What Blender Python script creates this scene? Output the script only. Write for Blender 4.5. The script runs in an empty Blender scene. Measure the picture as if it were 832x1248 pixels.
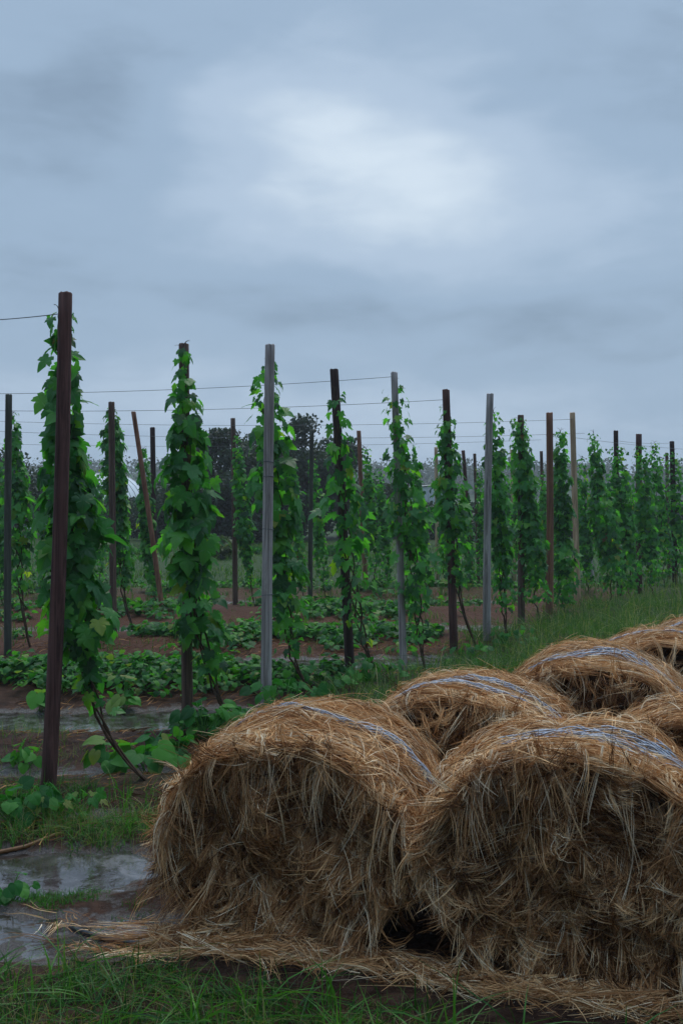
import bpy, math
import numpy as np
from mathutils import Vector

rng = np.random.default_rng(7)
scene = bpy.context.scene
COL = scene.collection
R = math.radians

# ------------------------------------------------------------------ camera
EYE = 2.0          # eye height (m)
FPX = 1338.0       # focal length in photo pixels (photo 832 x 1248)
CX, HY = 416.0, 600.0
cam_d = bpy.data.cameras.new("camera")
cam = bpy.data.objects.new("camera", cam_d)
COL.objects.link(cam)
cam.location = (0, 0, EYE)
cam.rotation_euler = (R(90), 0, 0)
cam_d.sensor_fit = 'VERTICAL'
cam_d.sensor_height = 36.0
cam_d.lens = 36.0 * FPX / 1248.0
cam_d.shift_y = -24.0 / 1248.0
cam_d.clip_start = 0.05
cam_d.clip_end = 2000
scene.camera = cam

# ------------------------------------------------------------------ colour / render
scene.view_settings.view_transform = 'Standard'
scene.view_settings.look = 'None'
scene.view_settings.exposure = 0.0
scene.view_settings.gamma = 1.0
scene.view_settings.use_curve_mapping = False
scene.render.engine = 'CYCLES'
cy = scene.cycles
cy.max_bounces = 6
cy.diffuse_bounces = 3
cy.glossy_bounces = 2
cy.transmission_bounces = 3
cy.volume_bounces = 1
cy.transparent_max_bounces = 6
cy.use_adaptive_sampling = True
cy.adaptive_threshold = 0.02
cy.use_denoising = True

SUN_EL, SUN_AZ = R(60), R(12)

# ------------------------------------------------------------------ world
world = bpy.data.worlds.new("World")
scene.world = world
world.use_nodes = True
wt = world.node_tree
for n in list(wt.nodes):
    wt.nodes.remove(n)


class NB:
    """tiny node builder"""
    def __init__(self, tree):
        self.t = tree

    def new(self, kind, **kw):
        n = self.t.nodes.new(kind)
        for k, v in kw.items():
            setattr(n, k, v)
        return n

    def put(self, sock, v):
        if isinstance(v, bpy.types.NodeSocket):
            self.t.links.new(v, sock)
        elif v is not None:
            if hasattr(sock, 'default_value'):
                dv = sock.default_value
                if hasattr(dv, '__len__') and not hasattr(v, '__len__'):
                    v = [v] * len(dv)
                if hasattr(dv, '__len__') and len(dv) == 4 and len(v) == 3:
                    v = tuple(v) + (1,)
                sock.default_value = v

    def math(self, op, a, b=None, c=None, clamp=False):
        n = self.new('ShaderNodeMath', operation=op)
        n.use_clamp = clamp
        self.put(n.inputs[0], a)
        if b is not None:
            self.put(n.inputs[1], b)
        if c is not None:
            self.put(n.inputs[2], c)
        return n.outputs[0]

    def vmath(self, op, a, b=None):
        n = self.new('ShaderNodeVectorMath', operation=op)
        self.put(n.inputs[0], a)
        if b is not None:
            self.put(n.inputs[1], b)
        return n.outputs[0]

    def noise(self, vec, scale, detail=4, rough=0.55, dist=0.0):
        n = self.new('ShaderNodeTexNoise')
        if vec is not None:
            self.put(n.inputs['Vector'], vec)
        n.inputs['Scale'].default_value = scale
        n.inputs['Detail'].default_value = detail
        n.inputs['Roughness'].default_value = rough
        n.inputs['Distortion'].default_value = dist
        return n.outputs['Fac']

    def ramp(self, fac, stops, interp='LINEAR'):
        n = self.new('ShaderNodeValToRGB')
        n.color_ramp.interpolation = interp
        el = n.color_ramp.elements
        while len(el) > 1:
            el.remove(el[-1])
        el[0].position = stops[0][0]
        el[0].color = tuple(stops[0][1]) + (1,)
        for p, c in stops[1:]:
            e = el.new(p)
            e.color = tuple(c) + (1,)
        self.put(n.inputs[0], fac)
        return n.outputs[0]

    def mix(self, fac, a, b, blend='MIX'):
        n = self.new('ShaderNodeMix', data_type='RGBA', blend_type=blend)
        self.put(n.inputs[0], fac)
        self.put(n.inputs[6], a)
        self.put(n.inputs[7], b)
        return n.outputs[2]

    def maprange(self, v, a, b, c=0.0, d=1.0):
        n = self.new('ShaderNodeMapRange')
        n.clamp = True
        self.put(n.inputs[0], v)
        for i, q in zip((1, 2, 3, 4), (a, b, c, d)):
            n.inputs[i].default_value = q
        return n.outputs[0]


w = NB(wt)
tc = w.new('ShaderNodeTexCoord')
sep = w.new('ShaderNodeSeparateXYZ')
wt.links.new(tc.outputs['Generated'], sep.inputs[0])
dx, dy, dz = sep.outputs
az = w.math('ARCTAN2', dx, dy)
el = w.math('ARCSINE', dz)
stretch = w.new('ShaderNodeMapping')
stretch.inputs['Scale'].default_value = (1.0, 1.0, 2.6)
wt.links.new(tc.outputs['Generated'], stretch.inputs[0])
sv = stretch.outputs[0]
warp = w.new('ShaderNodeTexNoise')
warp.inputs['Scale'].default_value = 3.2
warp.inputs['Detail'].default_value = 3
wt.links.new(sv, warp.inputs['Vector'])
wsep = w.new('ShaderNodeSeparateColor')
wt.links.new(warp.outputs['Color'], wsep.inputs[0])
azw = w.math('ADD', az, w.math('MULTIPLY', w.math('SUBTRACT', wsep.outputs[0], 0.5), 0.22))
elw = w.math('ADD', el, w.math('MULTIPLY', w.math('SUBTRACT', wsep.outputs[1], 0.5), 0.12))


def gauss(a0, e0, sa, se, amp, tilt=0.0):
    a = w.math('SUBTRACT', azw, a0)
    e = w.math('SUBTRACT', elw, e0)
    if tilt:
        e2 = w.math('MULTIPLY_ADD', a, tilt, e)
        e = e2
    q = w.math('ADD', w.math('POWER', w.math('ABSOLUTE', w.math('DIVIDE', a, sa)), 2.0),
               w.math('POWER', w.math('ABSOLUTE', w.math('DIVIDE', e, se)), 2.0))
    return w.math('MULTIPLY', w.math('EXPONENT', w.math('MULTIPLY', q, -1.0)), amp)


t = 0.31
for g in [(0.00, 0.290, 0.13, 0.050, 0.34, 0.35),
          (0.03, 0.265, 0.28, 0.095, 0.30, 0.25),
          (-0.18, 0.33, 0.14, 0.055, -0.42, 0.0),
          (0.30, 0.335, 0.16, 0.060, -0.10, 0.0),
          (0.20, 0.145, 0.24, 0.050, -0.32, 0.0),
          (-0.10, 0.175, 0.22, 0.045, -0.10, 0.0),
          (-0.10, 0.070, 0.60, 0.055, 0.20, 0.0)]:
    t = w.math('ADD', gauss(*g), t)
n1 = w.noise(sv, 5.0, 5, 0.5, 0.3)
n2 = w.noise(sv, 16.0, 4, 0.5, 0.4)
t = w.math('ADD', t, w.math('MULTIPLY', w.math('SUBTRACT', n1, 0.5), 0.50))
t = w.math('ADD', t, w.math('MULTIPLY', w.math('SUBTRACT', n2, 0.5), 0.26))
cloud = w.ramp(t, [(0.0, (.245, .345, .475)), (.30, (.345, .475, .640)),
                   (.60, (.46, .59, .755)), (1.0, (.70, .82, .94))], 'EASE')
cloud10 = w.vmath('SCALE', cloud)
wt.nodes[-1].inputs['Scale'].default_value = 9.6
sky = w.new('ShaderNodeTexSky', sky_type='NISHITA')
sky.sun_disc = False
sky.sun_elevation = SUN_EL
sky.sun_rotation = SUN_AZ
sky.air_density = 1.5
sky.dust_density = 3.0
skc = w.mix(0.05, cloud10, sky.outputs[0])
# overcast dome: brightest overhead, unseen low sky behind the camera darkened to shade bale faces
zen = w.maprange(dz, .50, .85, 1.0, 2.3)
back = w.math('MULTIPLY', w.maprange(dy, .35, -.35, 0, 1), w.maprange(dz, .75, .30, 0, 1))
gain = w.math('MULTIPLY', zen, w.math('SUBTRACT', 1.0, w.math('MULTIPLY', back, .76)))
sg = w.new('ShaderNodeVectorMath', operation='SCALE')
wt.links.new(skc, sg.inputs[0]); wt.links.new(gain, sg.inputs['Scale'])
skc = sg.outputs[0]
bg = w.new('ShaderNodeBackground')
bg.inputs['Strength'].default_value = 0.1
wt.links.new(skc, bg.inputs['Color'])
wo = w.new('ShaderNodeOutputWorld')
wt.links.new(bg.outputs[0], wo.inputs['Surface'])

sun_d = bpy.data.lights.new("sun", 'SUN')
sun_d.energy = 1.5
sun_d.angle = R(35)
sun_d.color = (1.0, 0.92, 0.80)
sun = bpy.data.objects.new("sun", sun_d)
COL.objects.link(sun)
sd = Vector((math.sin(SUN_AZ) * math.cos(SUN_EL), math.cos(SUN_AZ) * math.cos(SUN_EL), math.sin(SUN_EL)))
sun.rotation_euler = sd.to_track_quat('Z', 'Y').to_euler()
sun.location = (0, 0, 30)


# ------------------------------------------------------------------ materials
def new_mat(name):
    m = bpy.data.materials.new(name)
    m.use_nodes = True
    for n in list(m.node_tree.nodes):
        m.node_tree.nodes.remove(n)
    nb = NB(m.node_tree)
    out = nb.new('ShaderNodeOutputMaterial')
    return m, nb, out


def principled(nb, out, color, rough=0.6, spec=0.5, bump=None, bump_s=0.3, bump_d=0.02):
    p = nb.new('ShaderNodeBsdfPrincipled')
    nb.put(p.inputs['Base Color'], color)
    nb.put(p.inputs['Roughness'], rough)
    nb.put(p.inputs['Specular IOR Level'], spec)
    if bump is not None:
        b = nb.new('ShaderNodeBump')
        b.inputs['Strength'].default_value = bump_s
        b.inputs['Distance'].default_value = bump_d
        nb.put(b.inputs['Height'], bump)
        nb.t.links.new(b.outputs[0], p.inputs['Normal'])
    if out is not None:
        nb.t.links.new(p.outputs[0], out.inputs['Surface'])
    return p


def attr(nb, name, which='Fac'):
    a = nb.new('ShaderNodeAttribute')
    a.attribute_name = name
    return a.outputs[which]


def leaf_material(name, stops, trans=0.35, trans_gain=(1.7, 2.1, 0.7), rough=0.42, veins=True, spec=0.35):
    m, nb, out = new_mat(name)
    rnd = attr(nb, 'rnd')
    col = nb.ramp(rnd, stops)
    bump = None
    if veins:
        lc = attr(nb, 'leafco', 'Vector')
        s = nb.new('ShaderNodeSeparateXYZ')
        nb.put(s.inputs[0], lc)
        ang = nb.math('ARCTAN2', s.outputs[0], nb.math('ADD', s.outputs[1], 0.05))
        # five main veins fanning out of the leaf stalk
        v = nb.math('ABSOLUTE', nb.math('SINE', nb.math('MULTIPLY', ang, 3.1)))
        rad = nb.math('SQRT', nb.math('ADD', nb.math('POWER', nb.math('ABSOLUTE', s.outputs[0]), 2.0),
                                      nb.math('POWER', nb.math('ABSOLUTE', s.outputs[1]), 2.0)))
        v = nb.math('MULTIPLY', v, nb.math('ADD', rad, 0.15))
        vein = nb.maprange(v, 0.0, 0.07, 1.0, 0.0)
        col = nb.mix(nb.math('MULTIPLY', vein, 0.45), col, nb.mix(0.5, col, (.16, .26, .09)))
        bump = v
    p = principled(nb, None, col, rough, spec, bump, 0.35, 0.01)
    tr = nb.new('ShaderNodeBsdfTranslucent')
    tg = nb.mix(1.0, col, trans_gain, 'MULTIPLY')
    nb.put(tr.inputs['Color'], tg)
    mx = nb.new('ShaderNodeMixShader')
    mx.inputs[0].default_value = trans
    nb.t.links.new(p.outputs[0], mx.inputs[1])
    nb.t.links.new(tr.outputs[0], mx.inputs[2])
    nb.t.links.new(mx.outputs[0], out.inputs['Surface'])
    return m


M = {}
M['vine'] = leaf_material('vine_leaf', [(0, (.012, .065, .020)), (.30, (.036, .175, .048)), (.7, (.085, .310, .052)),
                                        (.88, (.11, .28, .030)), (.985, (.22, .27, .035)), (1.0, (.15, .08, .03))], rough=0.42, trans=.50, trans_gain=(1.9, 2.2, .6))
M['crop'] = leaf_material('crop_leaf', [(0, (.010, .060, .016)), (.5, (.026, .140, .028)), (.9, (.075, .25, .036)),
                                        (1.0, (.16, .2, .05))], rough=0.52, spec=.18)
M['grass'] = leaf_material('grass_blade', [(0, (.008, .035, .006)), (.5, (.026, .110, .016)), (.85, (.075, .220, .030)),
                                           (.93, (.20, .19, .08)), (1.0, (.24, .17, .09))], veins=False, rough=0.5)
M['drygrass'] = leaf_material('meadow_blade', [(0, (.022, .066, .014)), (.5, (.045, .120, .024)), (.8, (.09, .17, .04)),
                                               (1.0, (.30, .25, .13))], veins=False, rough=0.55)
M['treeleaf'] = leaf_material('tree_leaf', [(0, (.016, .032, .024)), (.6, (.034, .058, .038)), (1.0, (.065, .095, .055))],
                              trans=0.2, veins=False, rough=0.6)
M['shrub'] = leaf_material('shrub_leaf', [(0, (.05, .08, .035)), (.6, (.09, .13, .06)), (1.0, (.22, .23, .12))],
                           trans=0.25, veins=False, rough=0.6)


def straw_material():
    m, nb, out = new_mat('straw')
    rnd = attr(nb, 'rnd')
    col = nb.ramp(rnd, [(0, (.050, .019, .007)), (.22, (.19, .082, .030)), (.48, (.54, .275, .112)),
                        (.74, (.84, .52, .25)), (.90, (.93, .72, .44)), (1.0, (.93, .80, .58))])
    tc_ = nb.new('ShaderNodeTexCoord')
    nz = nb.noise(tc_.outputs['Object'], 4.5, 4, 0.6)
    # weathered, damp browner patches through the bale
    col = nb.mix(nb.maprange(nz, .42, .66, 0.0, .60), col, nb.mix(1.0, col, (.60, .50, .46), 'MULTIPLY'))
    p = principled(nb, None, col, 0.62, 0.10)
    tr = nb.new('ShaderNodeBsdfTranslucent')
    nb.put(tr.inputs['Color'], col)
    mx = nb.new('ShaderNodeMixShader')
    mx.inputs[0].default_value = 0.08
    nb.t.links.new(p.outputs[0], mx.inputs[1])
    nb.t.links.new(tr.outputs[0], mx.inputs[2])
    nb.t.links.new(mx.outputs[0], out.inputs['Surface'])
    return m


M['straw'] = straw_material()


def core_material():
    m, nb, out = new_mat('packed_hay')
    tc_ = nb.new('ShaderNodeTexCoord')
    mp = nb.new('ShaderNodeMapping')
    mp.inputs['Scale'].default_value = (14, 40, 60)
    nb.put(mp.inputs[0], tc_.outputs['Object'])
    nz = nb.noise(mp.outputs[0], 1.0, 6, 0.7, 0.6)
    col = nb.ramp(nz, [(0.25, (.022, .012, .006)), (.55, (.060, .032, .015)), (.8, (.13, .072, .034))])
    principled(nb, out, col, 0.9, 0.1, nz, 0.8, 0.03)
    return m


M['core'] = core_material()


def wood_material(name, dark, light, scale=1.0, rough=0.75, green=0.0):
    m, nb, out = new_mat(name)
    tc_ = nb.new('ShaderNodeTexCoord')
    mp = nb.new('ShaderNodeMapping')
    mp.inputs['Scale'].default_value = (30 * scale, 30 * scale, 1.1)
    nb.put(mp.inputs[0], tc_.outputs['Object'])
    n = nb.noise(mp.outputs[0], 1.0, 9, 0.72, 0.9)
    mp2 = nb.new('ShaderNodeMapping')
    mp2.inputs['Scale'].default_value = (5, 5, 1.3)
    nb.put(mp2.inputs[0], tc_.outputs['Object'])
    n2_ = nb.noise(mp2.outputs[0], 1.0, 4, 0.6)
    col = nb.ramp(n, [(0.34, dark), (0.50, tuple((a + b) / 2.2 for a, b in zip(dark, light))), (.66, light)])
    col = nb.mix(nb.maprange(n2_, .45, .7, 0, .7), col, nb.mix(1.0, col, (.58, .56, .58), 'MULTIPLY'))
    if green:
        n3 = nb.noise(tc_.outputs['Object'], 7.0, 4, 0.7)
        col = nb.mix(nb.maprange(n3, .5, .7, 0, green), col, (.035, .055, .025))
    crack = nb.maprange(n, .33, .38, 0.0, 1.0)
    col = nb.mix(crack, tuple(c * .25 for c in dark), col)
    principled(nb, out, col, rough, 0.25, n, 0.22, 0.006)
    return m


M['wood_red'] = wood_material('wet_red_brown_wood', (.026, .012, .011), (.17, .085, .072))
M['wood_dark'] = wood_material('wet_dark_wood', (.014, .009, .009), (.085, .052, .048))
M['wood_grey'] = wood_material('weathered_grey_wood', (.15, .13, .12), (.60, .55, .53), rough=.85)
M['wood_brown'] = wood_material('brown_wood', (.035, .020, .016), (.20, .13, .10))
M['wood_tan'] = wood_material('tan_wood', (.30, .19, .11), (.78, .56, .37))
M['wood_orange'] = wood_material('orange_brown_wood', (.12, .048, .030), (.36, .18, .11))
M['wood_green'] = wood_material('algae_stained_wood', (.035, .04, .030), (.10, .105, .085), green=.5)
M['stem'] = wood_material('vine_bark', (.030, .018, .012), (.10, .062, .036), 1.0, .8)
M['bark'] = wood_material('tree_bark', (.045, .038, .032), (.13, .115, .10), .3, .9)


def simple(name, col, rough=0.5, metal=0.0, noise_scale=None, col2=None):
    m, nb, out = new_mat(name)
    c = col
    bump = None
    if noise_scale:
        tc_ = nb.new('ShaderNodeTexCoord')
        nz = nb.noise(tc_.outputs['Object'], noise_scale, 5, .6)
        c = nb.ramp(nz, [(.3, col), (.7, col2 or tuple(x * 1.5 for x in col))])
        bump = nz
    p = principled(nb, out, c, rough, 0.5, bump, .3, .01)
    p.inputs['Metallic'].default_value = metal
    return m


M['wire'] = simple('galvanised_wire', (.16, .17, .18), .45, .6)
M['net'] = simple('pale_blue_net_wrap', (.20, .23, .30), .5, 0, 45, (.52, .57, .66))
M['hose'] = simple('black_hose', (.018, .018, .02), .35, 0, 30, (.03, .03, .035))
M['rust'] = simple('rusty_wet_cane', (.10, .038, .008), .5, 0, 25, (.22, .095, .018))
M['poly'] = simple('white_polytunnel_film', (.62, .70, .76), .3, 0, 3, (.75, .82, .86))
M['frame'] = simple('steel_frame', (.35, .37, .38), .4, .5, 5, (.45, .46, .47))


def ground_material():
    m, nb, out = new_mat('wet_red_soil_and_field')
    geo = nb.new('ShaderNodeNewGeometry')
    s = nb.new('ShaderNodeSeparateXYZ')
    nb.put(s.inputs[0], geo.outputs['Position'])
    P = geo.outputs['Position']
    a = nb.noise(P, 1.3, 5, .6)
    b = nb.noise(P, 11.0, 6, .7)
    c = nb.noise(P, 70.0, 4, .7)
    soil = nb.ramp(b, [(.30, (.012, .006, .004)), (.46, (.030, .015, .010)), (.62, (.070, .036, .024)), (.80, (.12, .07, .048))])
    red = nb.ramp(c, [(.35, (.040, .014, .007)), (.65, (.13, .050, .024))])
    soil = nb.mix(nb.maprange(s.outputs[1], 10.2, 14.5, 0, .75), soil, red)
    soil = nb.mix(nb.maprange(c, .55, .75, 0, .35), soil, (.13, .09, .06))       # straw and litter flecks
    # wet grey silt left where water stood
    wet = nb.maprange(nb.math('ADD', s.outputs[2], nb.math('MULTIPLY', nb.math('SUBTRACT', b, .5), .11)), -0.048, -0.030, 1, 0)
    silt = nb.ramp(c, [(.3, (.035, .027, .024)), (.7, (.11, .095, .092))])
    soil = nb.mix(nb.math('MULTIPLY', wet, .9), soil, silt)
    field = nb.ramp(b, [(.3, (.016, .040, .010)), (.7, (.040, .082, .020))])
    yy = nb.math('ADD', s.outputs[1], nb.math('MULTIPLY', nb.math('SUBTRACT', a, .5), 6.0))
    gr = nb.maprange(yy, 20.5, 24.0, 0, 1)
    # grassy verge on the right, behind the bales
    e = nb.math('SUBTRACT', nb.math('ADD', s.outputs[0], nb.math('MULTIPLY', nb.math('SUBTRACT', a, .5), 1.6)),
                nb.math('MULTIPLY_ADD', s.outputs[1], .50, -5.3))
    vg = nb.math('MULTIPLY', nb.maprange(e, -.3, .5, 0, 1), nb.maprange(s.outputs[1], 7.0, 9.0, 0, 1))
    gr = nb.math('MAXIMUM', gr, nb.math('MULTIPLY', vg, .8))
    col = nb.mix(gr, soil, field)
    rough = nb.maprange(wet, 0, 1, .62, .22)
    bh = nb.math('ADD', b, nb.math('MULTIPLY', c, .5))
    spec = nb.math('MULTIPLY_ADD', wet, .45, .08)
    principled(nb, out, col, rough, spec, bh, .9, .03)
    return m


M['ground'] = ground_material()


def water_material():
    m, nb, out = new_mat('puddle_water')
    geo = nb.new('ShaderNodeNewGeometry')
    n = nb.noise(geo.outputs['Position'], 9.0, 4, .6)
    scum = nb.noise(geo.outputs['Position'], 4.0, 6, .75, .8)
    col = nb.ramp(scum, [(.38, (.030, .022, .018)), (.5, (.055, .048, .046)), (.66, (.16, .15, .155))])
    rough = nb.maprange(scum, .45, .7, .03, .18)
    p = principled(nb, out, col, rough, 1.0, n, .12, .02)
    return m


M['water'] = water_material()


# ------------------------------------------------------------------ mesh helpers
def tag(o, label=None, cat=None, group=None, kind=None):
    if label: o['label'] = label
    if cat: o['category'] = cat
    if group: o['group'] = group
    if kind: o['kind'] = kind
    return o


def build(name, V, F, mat, parent=None, rnd=None, leafco=None, smooth=False, midx=None):
    """V (n,3); F list of int arrays (k,3) or (k,4)"""
    me = bpy.data.meshes.new(name)
    V = np.asarray(V, dtype=np.float32)
    F = [np.asarray(f, dtype=np.int32) for f in (F if isinstance(F, (list, tuple)) else [F]) if len(f)]
    me.vertices.add(len(V))
    me.vertices.foreach_set('co', V.ravel())
    nl = sum(f.size for f in F)
    me.loops.add(nl)
    me.loops.foreach_set('vertex_index', np.concatenate([f.ravel() for f in F]))
    sizes = np.concatenate([np.full(len(f), f.shape[1], dtype=np.int32) for f in F])
    me.polygons.add(len(sizes))
    starts = np.concatenate([[0], np.cumsum(sizes)[:-1]]).astype(np.int32)
    me.polygons.foreach_set('loop_start', starts)
    if smooth:
        me.polygons.foreach_set('use_smooth', np.ones(len(sizes), dtype=bool))
    mats = mat if isinstance(mat, (list, tuple)) else [mat]
    for mm in mats:
        me.materials.append(mm)
    if midx is not None:
        me.polygons.foreach_set('material_index', np.asarray(midx, dtype=np.int32))
    if rnd is not None:
        a = me.attributes.new('rnd', 'FLOAT', 'POINT')
        a.data.foreach_set('value', np.asarray(rnd, dtype=np.float32))
    if leafco is not None:
        a = me.attributes.new('leafco', 'FLOAT_VECTOR', 'POINT')
        a.data.foreach_set('vector', np.asarray(leafco, dtype=np.float32).ravel())
    me.update(calc_edges=True)
    o = bpy.data.objects.new(name, me)
    COL.objects.link(o)
    if parent is not None:
        o.parent = parent
    return o


def empty(name, loc, rotz=0.0):
    o = bpy.data.objects.new(name, None)
    o.empty_display_size = 0.2
    COL.objects.link(o)
    o.location = loc
    o.rotation_euler = (0, 0, rotz)
    return o


def norm(a):
    return a / (np.linalg.norm(a, axis=-1, keepdims=True) + 1e-9)


def hash2(ix, iy, seed):
    h = (ix.astype(np.int64) * 374761393 + iy.astype(np.int64) * 668265263 + seed * 982451653) & 0xffffffff
    h = ((h ^ (h >> 13)) * 1274126177) & 0xffffffff
    h = h ^ (h >> 16)
    return (h & 0xffffff) / float(0xffffff)


def vn(x, y, seed=0):
    x = np.asarray(x, float); y = np.asarray(y, float)
    ix, iy = np.floor(x), np.floor(y)
    fx, fy = x - ix, y - iy
    fx = fx * fx * (3 - 2 * fx); fy = fy * fy * (3 - 2 * fy)
    a = hash2(ix, iy, seed); b = hash2(ix + 1, iy, seed)
    c = hash2(ix, iy + 1, seed); d = hash2(ix + 1, iy + 1, seed)
    return (a * (1 - fx) + b * fx) * (1 - fy) + (c * (1 - fx) + d * fx) * fy


def fbm(x, y, seed=0, octs=4):
    s = 0; amp = .5; tot = 0
    for k in range(octs):
        s = s + amp * vn(x * 2 ** k, y * 2 ** k, seed + k); tot += amp; amp *= .5
    return s / tot - .5


WATER = -0.055
# furrows: centre distance, half width, depth, x range, noise seed
FUR = [(9.80, .60, .135, -9, -.55), (12.95, .60, .14, -9, 1.9), (5.90, .46, .132, -3.2, -.95), (5.02, .36, .125, -3.2, -.72),
       (8.0, .30, .05, -9, -.9), (16.4, .4, .07, -12, 3), (20.3, .4, .05, -12, 5), (6.9, .2, .06, -4, -1.2)]
RID = [(11.45, .55, .07), (14.7, .55, .08), (18.0, .6, .10), (8.9, .40, .06), (7.45, .3, .05), (22.0, .6, .08)]


def sstep(v, a, b):
    t_ = np.clip((v - a) / (b - a), 0, 1)
    return t_ * t_ * (3 - 2 * t_)


def gh(x, y):
    x = np.asarray(x, float); y = np.asarray(y, float)
    h = .05 * fbm(x * .8, y * .8, 3, 3) + .050 * fbm(x * 4, y * 4, 9, 3) + .030 * fbm(x * 15, y * 15, 19, 2)
    bend = .12 * np.sin(x * .6 + 1.0) + .25 * fbm(x * .7, y * 0 + 1, 31, 2)
    for yc, hw, d, x0, x1 in FUR:
        m_ = sstep(x, x0 - .3, x0 + .3) * (1 - sstep(x, x1 - .3, x1 + .25))
        h = h - d * np.exp(-np.abs((y - yc - bend * .6) / hw) ** 3) * m_ * (0.75 + .5 * fbm(x * .9, y * .5, 77, 2))
    for yc, hw, d in RID:
        m_ = 1 - sstep(x, 1.5 + (yc - 9) * .5, 2.2 + (yc - 9) * .5)
        h = h + d * np.exp(-((y - yc - bend * .6) / hw) ** 2) * m_
    far = sstep(y, 24, 60)
    return h * (1 - .6 * far)


def axis(segs):
    out = []
    for a, b, st in segs:
        out.append(np.arange(a, b, st))
    return np.unique(np.round(np.concatenate(out), 4))


xs = np.concatenate([-np.geomspace(400, 9, 26), axis([(-9, -3.5, .12), (-3.5, 3.5, .035), (3.5, 9, .12)]), np.geomspace(9, 400, 26)])
ys = np.concatenate([-np.geomspace(60, 1, 10), axis([(-1, 3, .3), (3, 7.5, .035), (7.5, 14, .055), (14, 26, .12)]), np.geomspace(26, 400, 46)])
X, Y = np.meshgrid(xs, ys)
Z = gh(X, Y)
nx, ny = len(xs), len(ys)
I = np.arange(nx * ny).reshape(ny, nx)
Fq = np.stack([I[:-1, :-1], I[:-1, 1:], I[1:, 1:], I[1:, :-1]], -1).reshape(-1, 4)
g = build('ground', np.stack([X, Y, Z], -1).reshape(-1, 3), Fq, M['ground'], smooth=True)
tag(g, kind='structure', label='wet red brown field soil with furrows and ridges')

for (x0, x1, y0, y1), lab in [((-9, -.3, 8.9, 10.7), 'long puddle in the furrow left of the nearest bale'),
                              ((-9, 2.2, 12.1, 13.8), 'narrow puddle behind the first crop row'),
                              ((-3.4, -.85, 5.3, 6.6), 'puddle beside the nearest post'),
                              ((-3.4, -.65, 4.55, 5.3), 'puddle in front of the left bale')]:
    o = build('puddle', [(x0, y0, WATER), (x1, y0, WATER), (x1, y1, WATER), (x0, y1, WATER)], np.array([[0, 1, 2, 3]]), M['water'])
    tag(o, kind='structure', label=lab)


# pixel of the photograph -> point of the place
def depth(py):
    return EYE * FPX / (py - HY)


def at(px, py, z):
    """point at distance z seen at the pixel"""
    return np.array([(px - CX) / FPX * z, z, EYE - (py - HY) / FPX * z])


def ribbons(P, W, ref=None, taper=(1.0, .25), jit=None):
    """P (n,k,3) centre lines, W (n,) widths -> V, F"""
    n, k, _ = P.shape
    T = norm(np.gradient(P, axis=1))
    if ref is None:
        ref = norm(rng.normal(size=(n, 1, 3)))
    S = norm(np.cross(T, np.broadcast_to(ref, T.shape)))
    u = np.linspace(0, 1, k)[None, :, None]
    ww = (W[:, None, None] * .5) * (taper[0] + (taper[1] - taper[0]) * u ** 1.5)
    V = np.stack([P - S * ww, P + S * ww], 2).reshape(-1, 3)
    base = (np.arange(n) * k * 2)[:, None]
    j = (np.arange(k - 1) * 2)[None, :]
    b = base + j
    F = np.stack([b, b + 1, b + 3, b + 2], -1).reshape(-1, 4)
    return V, F


def tube(P, rad, sides=8, cap=True):
    P = np.asarray(P, float)
    k = len(P)
    rad = np.broadcast_to(rad, (k,))
    T = norm(np.gradient(P, axis=0))
    ref = np.array([0, 1, 0.]) if abs(T[0][1]) < .8 else np.array([1, 0, 0.])
    A = norm(np.cross(T, ref)); B = np.cross(T, A)
    an = np.linspace(0, 2 * np.pi, sides, endpoint=False)
    ring = A[:, None] * np.cos(an)[None, :, None] + B[:, None] * np.sin(an)[None, :, None]
    V = (P[:, None] + ring * rad[:, None, None]).reshape(-1, 3)
    i = np.arange(sides); j = (i + 1) % sides
    F = np.concatenate([np.stack([q * sides + i, q * sides + j, (q + 1) * sides + j, (q + 1) * sides + i], -1) for q in range(k - 1)])
    Fs = [F]
    if cap:
        V = np.concatenate([V, P[:1], P[-1:]])
        c0, c1 = k * sides, k * sides + 1
        Fs.append(np.stack([j, i, np.full(sides, c0)], -1))
        Fs.append(np.stack([(k - 1) * sides + i, (k - 1) * sides + j, np.full(sides, c1)], -1))
    return V, Fs


def join(parts):
    """parts: list of (V, [F...], rnd or None)"""
    Vs, F3, F4, Rn = [], [], [], []
    off = 0
    for p in parts:
        V, Fs = p[0], p[1]
        Fs = Fs if isinstance(Fs, (list, tuple)) else [Fs]
        for f in Fs:
            (F3 if f.shape[1] == 3 else F4).append(f + off)
        Vs.append(V); off += len(V)
        Rn.append(p[2] if len(p) > 2 else np.zeros(len(V)))
    F = []
    if F3: F.append(np.concatenate(F3))
    if F4: F.append(np.concatenate(F4))
    return np.concatenate(Vs), F, np.concatenate(Rn)


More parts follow.
